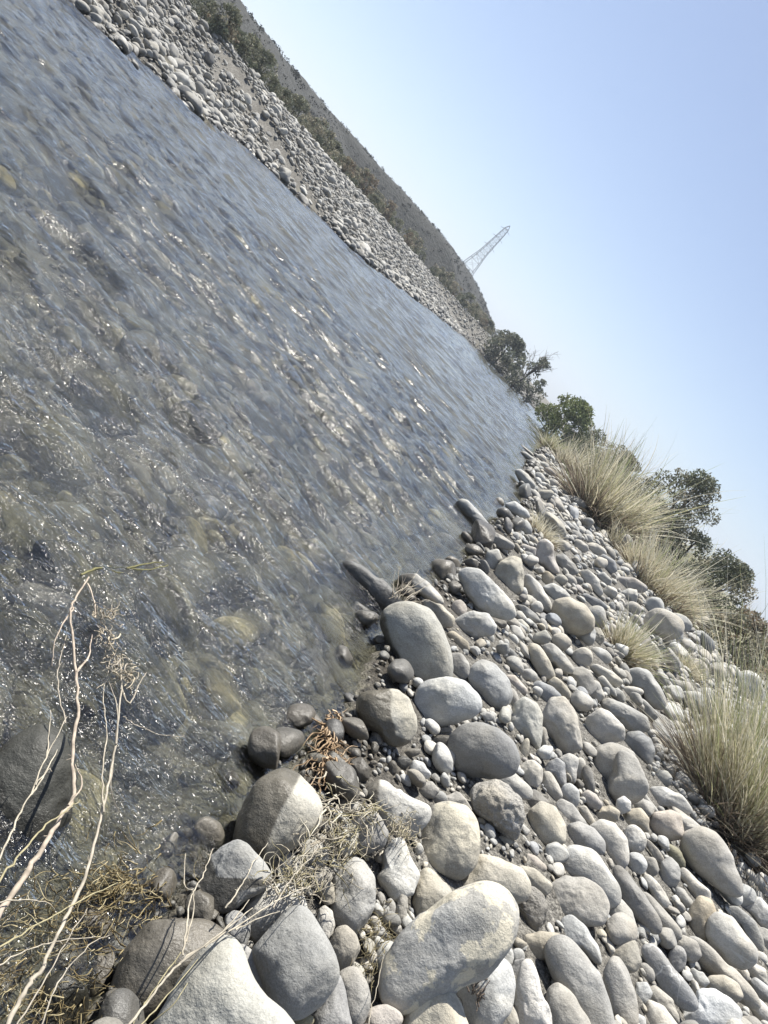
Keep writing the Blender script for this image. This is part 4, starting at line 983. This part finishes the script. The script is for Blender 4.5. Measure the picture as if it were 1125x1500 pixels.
# ------------------------------------------------------------------ lattice tower on the skyline
TY = 330.0
tp = at_y(747, 331, TY); bs = np.array([at_y(690, 394, TY)[0], TY, 0.0])
Ht = tp[2]; root = empty('transmission_tower', (tp[0], TY, 0)); tag(root, 'thin steel lattice transmission tower standing alone on the hazy skyline', 'pylon')
steel = (.26, .27, .29)
def wid(f): return np.interp(f, [0, .42, .62, .95, 1.0], [10.5, 5.6, 3.3, 1.9, .25]) * .5
lv = list(np.linspace(0, .5, 6)) + list(np.linspace(.56, 1.0, 11))
legs = [Tubes() for _ in range(4)]; br = Tubes(); arms = Tubes()
cn = [(-1, -1), (1, -1), (1, 1), (-1, 1)]
for k, (sx, sy) in enumerate(cn):
    legs[k].add([(sx * wid(f), sy * wid(f), f * Ht) for f in lv], .14, .09, 4, steel); legs[k].build('leg', M_BARK, root)
for a_, b_ in zip(lv[:-1], lv[1:]):
    for k in range(4):
        (x0, y0), (x1, y1) = cn[k], cn[(k + 1) % 4]
        w0, w1 = wid(a_), wid(b_)
        br.add([(x0 * w0, y0 * w0, a_ * Ht), (x1 * w1, y1 * w1, b_ * Ht)], .055, .055, 3, steel)
        br.add([(x1 * w0, y1 * w0, a_ * Ht), (x0 * w1, y0 * w1, b_ * Ht)], .055, .055, 3, steel)
        br.add([(x0 * w1, y0 * w1, b_ * Ht), (x1 * w1, y1 * w1, b_ * Ht)], .07, .07, 3, steel)
br.build('lattice_bracing', M_BARK, root)
for f in (.70, .82, .93):
    w_ = wid(f)
    for sy in (-1, 1): arms.add([(-w_ - 1.6, 0, f * Ht), (0, sy * w_, f * Ht + .8), (w_ + 1.6, 0, f * Ht)], .07, .07, 3, steel)
arms.build('cross_arm', M_BARK, root)

# ------------------------------------------------------------------ dead roots, sticks, straw (foreground)
RT = (.36, .32, .255); BLE = (.41, .365, .285); GRS = (.34, .30, .18); MOS = (.17, .16, .075)
def stick(name, pts, r0, r1, col, label, cat, extra=(), hair=0, seed=0):
    """pts: (px, py, height above the water) of the stick's joints"""
    g = np.random.default_rng(seed); P3 = np.array([at(a, b_, c_) for a, b_, c_ in pts]); o0 = P3[0]
    sc = np.mean([mpx(p) for p in P3]); root = empty(name, o0); tag(root, label, cat, 'dead sticks in the lower left')
    c3 = catmull(P3, 6); c3[1:-1] += g.normal(0, .9 * sc, (len(c3) - 2, 3)) + .8 * sc * np.cumsum(g.normal(0, .5, (len(c3) - 2, 3)), 0) * np.hanning(len(c3) - 2)[:, None]
    t = Tubes(); t.add(c3, r0 * sc * .5, r1 * sc * .52, 7, col); t.build('stem', M_BARK, root, o0)
    if extra or hair:
        for e, ra, rb in extra:
            t = Tubes()
            E3 = np.array([at(a, b_, c_) for a, b_, c_ in e]); q = catmull(E3, 5); q[1:-1] += g.normal(0, .6 * sc, (len(q) - 2, 3)); t.add(q, ra * sc, rb * sc, 5, np.array(col) * g.uniform(.85, 1.15)); t.build('side_shoot', M_BARK, root, o0)
        for _ in range(min(hair, 14)):
            t = Tubes()
            p0 = c3[g.integers(2, len(c3))]; d = g.normal(size=3); d /= np.linalg.norm(d); L = sc * g.uniform(4, 14)
            t.add([p0, p0 + d * L * .5 + g.normal(0, .1, 3) * L, p0 + d * L], .7 * sc, .25 * sc, 3, np.array(col) * g.uniform(.8, 1.2))
            t.build('thorn', M_BARK, root, o0)
    return root
stick('dead_root', [(5, 1512, .16), (35, 1455, .16), (62, 1415, .16), (95, 1345, .15), (125, 1285, .15), (146, 1210, .14), (160, 1150, .13), (170, 1090, .12), (178, 1010, .10), (176, 965, .06)], 5.5, 3.2, RT, 'long knotted bleached root running up from the bottom left corner, the right one of two', 'root',
      [([(178, 1010, .10), (190, 1030, .10), (205, 1000, .09), (215, 985, .08)], 2, .8), ([(170, 1090, .12), (172, 1040, .13), (160, 1000, .12)], 2, .8), ([(165, 1120, .12), (163, 1160, .10), (175, 1190, .05)], 1.4, .6)], 8, 1)
stick('dead_root', [(-10, 1352, .18), (25, 1300, .18), (60, 1245, .17), (92, 1192, .17), (108, 1165, .16), (108, 1110, .15), (116, 1040, .13), (113, 985, .12), (104, 900, .09), (112, 875, .06), (130, 845, .03)], 7, 3, (.37, .31, .245), 'thicker reddish root at the left edge, the left one of two, forking near its top', 'root',
      [([(108, 890, .08), (95, 910, .08), (80, 940, .06), (76, 975, .03)], 1.8, .6), ([(128, 855, .05), (138, 880, .05), (140, 905, .05)], 2, 1), ([(112, 985, .12), (130, 960, .12), (135, 930, .1)], 2, .8), ([(100, 1180, .17), (120, 1150, .16), (110, 1120, .15)], 1.6, .7)], 10, 2)
stick('dead_stick', [(-8, 1298, .22), (30, 1250, .22), (62, 1215, .21), (100, 1185, .2), (118, 1172, .2)], 3.2, 1.6, GRS, 'straight yellowish stalk slanting across the thicker reddish root', 'stalk', (), 4, 3)
stick('dead_stick', [(-8, 1275, .24), (20, 1212, .24), (45, 1165, .23), (72, 1100, .22), (98, 1050, .21)], 3, 1.3, BLE, 'pale thorny stalk at the left edge beside the big black wet rock', 'stalk', [([(45, 1165, .23), (62, 1140, .23), (84, 1098, .22)], 1.6, .6), ([(52, 1150, .23), (70, 1128, .23), (76, 1130, .23)], 1.2, .5), ([(68, 1110, .22), (72, 1075, .22), (74, 1040, .21)], 1.3, .5)], 6, 4)
stick('dead_stick', [(-8, 1392, .2), (50, 1358, .2), (110, 1325, .19), (172, 1293, .18)], 2.8, 1.6, GRS, 'thin straight straw crossing both roots near the bottom left', 'stalk', (), 3, 5)
stick('dead_stick', [(-8, 1322, .2), (40, 1318, .19), (75, 1325, .16), (85, 1352, .1)], 2, .9, BLE, 'short bent twig low at the left edge', 'twig', (), 2, 6)
stick('mossy_branch', [(118, 842, .035), (150, 831, .03), (185, 833, .03), (210, 836, .03), (246, 828, .02)], 3.6, 1.6, MOS, 'branch furred with olive moss lying on the water at the top of the roots', 'branch', [([(185, 833, .03), (215, 826, .03), (240, 823, .02)], 1.8, .7), ([(150, 831, .03), (170, 838, .03), (200, 842, .02)], 1.6, .7)], 46, 7)
stick('dead_stick', [(186, 1508, .2), (225, 1455, .22), (262, 1412, .23), (300, 1388, .24), (345, 1362, .26), (400, 1325, .27), (440, 1304, .26), (458, 1298, .25)], 3.4, 1.3, BLE, 'long forked stick lying over the big cream slab and the light stone above it', 'stick', [([(262, 1412, .23), (320, 1370, .27), (370, 1330, .27)], 1.8, .7), ([(300, 1388, .24), (340, 1350, .26), (365, 1318, .25)], 1.5, .6), ([(345, 1362, .26), (380, 1345, .27), (410, 1335, .27)], 1.3, .5)], 10, 8)
stick('dead_stick', [(268, 1400, .22), (272, 1360, .22), (276, 1322, .21), (283, 1305, .2), (300, 1275, .17), (312, 1243, .13)], 3.0, 1.4, BLE, 'upright pale stick standing between the glistening wet stone and the cream slab', 'stick', [([(270, 1385, .22), (282, 1345, .22), (284, 1310, .2)], 1.4, .6), ([(283, 1305, .2), (270, 1295, .17), (272, 1250, .12)], 1.2, .5)], 5, 9)
stick('dead_stick', [(195, 1500, .19), (215, 1468, .2), (240, 1430, .21), (265, 1395, .22)], 2.6, 1.6, GRS, 'short straw bundle running down beside the long forked stick to the bottom edge', 'stick', [([(200, 1508, .2), (235, 1470, .22), (290, 1405, .25)], 1.2, .6), ([(215, 1505, .2), (255, 1470, .25), (275, 1440, .26)], 1.2, .6)], 2, 10)
stick('dead_stick', [(180, 1050, .02), (200, 1062, .03), (235, 1075, .03), (275, 978, .02)][:3] + [(272, 1080, .02)], 1.4, .7, BLE, 'thin curved pale twig floating right of the bleached roots', 'twig', (), 2, 11)
stick('dead_stick', [(405, 1500, .22), (420, 1462, .23), (436, 1425, .22), (452, 1395, .2)], 1.2, .6, BLE, 'thin straw standing right of the rounded square grey stone', 'straw', (), 0, 12) if False else None
stick('dead_stick', [(538, 1505, .16), (545, 1470, .17), (556, 1425, .17), (562, 1400, .16)], 1.3, .7, BLE, 'single thin pale straw leaning beside the flaking boulder', 'straw', (), 0, 13)

EX = [([(20, 1510, .2), (70, 1430, .2), (110, 1360, .2), (128, 1330, .2)], 'thin pale twig lying beside the lower end of the long bleached root'),
      ([(-8, 1420, .22), (30, 1395, .22), (80, 1380, .21), (140, 1372, .2)], 'thin twig lying level below the straight straw at the left edge'),
      ([(60, 1505, .2), (85, 1440, .21), (130, 1385, .2), (160, 1370, .19)], 'thin crooked twig right of the long bleached root near the bottom edge'),
      ([(152, 1190, .14), (150, 1130, .13), (158, 1075, .12), (152, 1020, .1), (160, 975, .07)], 'slender grey rootlet running just left of the long bleached root'),
      ([(96, 1060, .15), (85, 1010, .12), (88, 965, .09), (98, 930, .06)], 'slender rootlet left of the fork of the thicker reddish root'),
      ([(330, 1330, .22), (352, 1300, .24), (372, 1262, .23), (392, 1235, .2)], 'thin straw leaning on the pointed half soaked stone'),
      ([(400, 1330, .24), (425, 1290, .25), (450, 1262, .24), (478, 1225, .2)], 'thin straw reaching from the light stone to the straw tangle')]
for k, (pp, lb) in enumerate(EX): stick('dead_stick', pp, 2.4, 1.0, BLE if k % 2 else RT, lb, 'twig', (), 4, 40 + k)

def tangle(name, label, regions, n, col, seed, cat, parts=True, kind=None, r=(.6, 1.4), curl=.5, mat=None):
    """many loose curved strands; regions: (px, py, rx, ry, zlo, zhi, angle deg in the photo)"""
    g = np.random.default_rng(seed); t = Tubes(); o0 = None
    for _ in range(n):
        cx, cy, rx, ry, z0, z1, an = regions[g.integers(len(regions))]
        px, py = cx + rx * g.normal() * .5, cy + ry * g.normal() * .5; zz = g.uniform(z0, z1)
        a = math.radians(an + g.normal(0, 38)); L = g.uniform(14, 62) * (.5 if curl > .75 else 1); pts = []
        for s in range(5):
            pts.append(at(px, py, max(-.01, zz))); a += g.normal(0, curl); px += math.cos(a) * L / 5; py += math.sin(a) * L / 5; zz += g.normal(0, .008)
        pts = np.array(pts)
        if o0 is None: o0 = pts[0].copy()
        sc = mpx(pts[0]); t.add(catmull(pts, 3), g.uniform(*r) * sc, .3 * sc, 3, np.asarray(col[g.integers(len(col))]) * g.uniform(.7, 1.2))
    o = t.build(name, mat or M_STRAW, None, o0); o.location = Vector(o0); tag(o, label, cat, None, kind); return o
SB = [(.20, .155, .075), (.30, .245, .13), (.12, .09, .045), (.42, .36, .22)]
tangle('straw_mat', 'sodden brown mat of dead straw over the water in the bottom left corner', [(70, 1390, 150, 110, -.01, .05, 150), (150, 1330, 130, 70, -.01, .03, 150), (60, 1470, 120, 60, 0, .06, 140), (190, 1290, 60, 50, -.01, .02, 160)], 650, SB, 3, 'straw', kind='stuff', r=(.4, 1.5), curl=.35)
tangle('straw_tangle', 'tangle of bleached dry stems between the large half wet stone and the bluish stone', [(482, 1180, 32, 46, .1, .2, 60), (500, 1210, 34, 50, .1, .22, 95), (505, 1240, 20, 60, .08, .18, 100), (525, 1190, 36, 16, .16, .24, -25)], 190, [BLE, (.52, .48, .38), GRS], 4, 'dry grass', r=(.6, 1.7))
tangle('straw_tangle', 'tangle of dry stems hanging over the small stones above the light stone with a stick', [(430, 1270, 34, 34, .12, .2, -60), (465, 1250, 36, 30, .1, .2, -40), (415, 1290, 24, 26, .12, .2, -70), (440, 1305, 30, 18, .15, .22, -40)], 200, [BLE, (.52, .48, .38), GRS], 5, 'dry grass', r=(.6, 1.6))
tangle('straw_tangle', 'nest of fine straw lying against the left side of the egg shaped cream boulder', [(588, 1205, 24, 20, .13, .2, 80), (594, 1235, 12, 26, .1, .17, 90)], 130, [BLE, (.46, .41, .28)], 6, 'dry grass', r=(.4, .9), curl=.8)
tangle('rotten_root', 'orange brown rotten root clump in the mud below the dark sunken stone', [(486, 1085, 12, 34, .0, .06, 90), (480, 1120, 16, 24, .02, .08, 80), (488, 1065, 14, 20, 0, .05, 70)], 260, [(.36, .25, .15), (.44, .33, .22), (.25, .17, .10)], 7, 'root', r=(1.0, 2.6), curl=.7, mat=M_BARK)
tangle('root_clump', 'matted pale rootlets hanging on the right hand bleached root', [(158, 930, 16, 20, .06, .12, 60), (168, 965, 16, 24, .06, .13, 80), (150, 900, 18, 16, .05, .1, 40), (185, 985, 16, 20, .05, .1, 100)], 120, [BLE, (.52, .45, .33), RT], 8, 'roots', r=(.7, 1.9), curl=.8)
tangle('dead_plant', 'thin dark dead stems growing up the face of a light stone at the bottom edge', [(700, 1460, 10, 44, .16, .22, -82), (692, 1440, 10, 40, .16, .22, -75)], 26, [(.10, .08, .065), (.16, .13, .10)], 9, 'dead plant', r=(.9, 1.7), curl=.25)
tangle('twig_snag', 'snag of dark twigs caught on the end of the long dark rock in the stream', [(585, 875, 14, 12, .12, .2, -50)], 26, [(.22, .19, .15), BLE], 10, 'twigs', r=(.5, 1.1), curl=.25)
tangle('straw_litter', 'loose straw litter between the flaking boulder and the tall grey stone', [(550, 1400, 22, 60, .05, .12, 100), (560, 1350, 20, 30, .05, .1, 100)], 110, [(.28, .24, .14), (.2, .17, .1)], 11, 'straw', r=(.4, .9), curl=.7)

# ------------------------------------------------------------------ haze
bm = bmesh.new(); bmesh.ops.create_cube(bm, size=1)
me = bpy.data.meshes.new('haze'); bm.to_mesh(me); bm.free()
b = NB('haze'); v = b.n('VolumePrincipled', {'Color': (.80, .88, 1, 1), 'Density': HAZE, 'Anisotropy': .35})
b.t.links.new(v.outputs[0], b.o.inputs[1])
hz = link('haze', me, b.m, None, False); hz.scale = (1800, 1800, 64); hz.location = (0, 700, 29.5)
tag(hz, kind='stuff', label='pale haze over the far bank and the distant pylon', cat='haze')
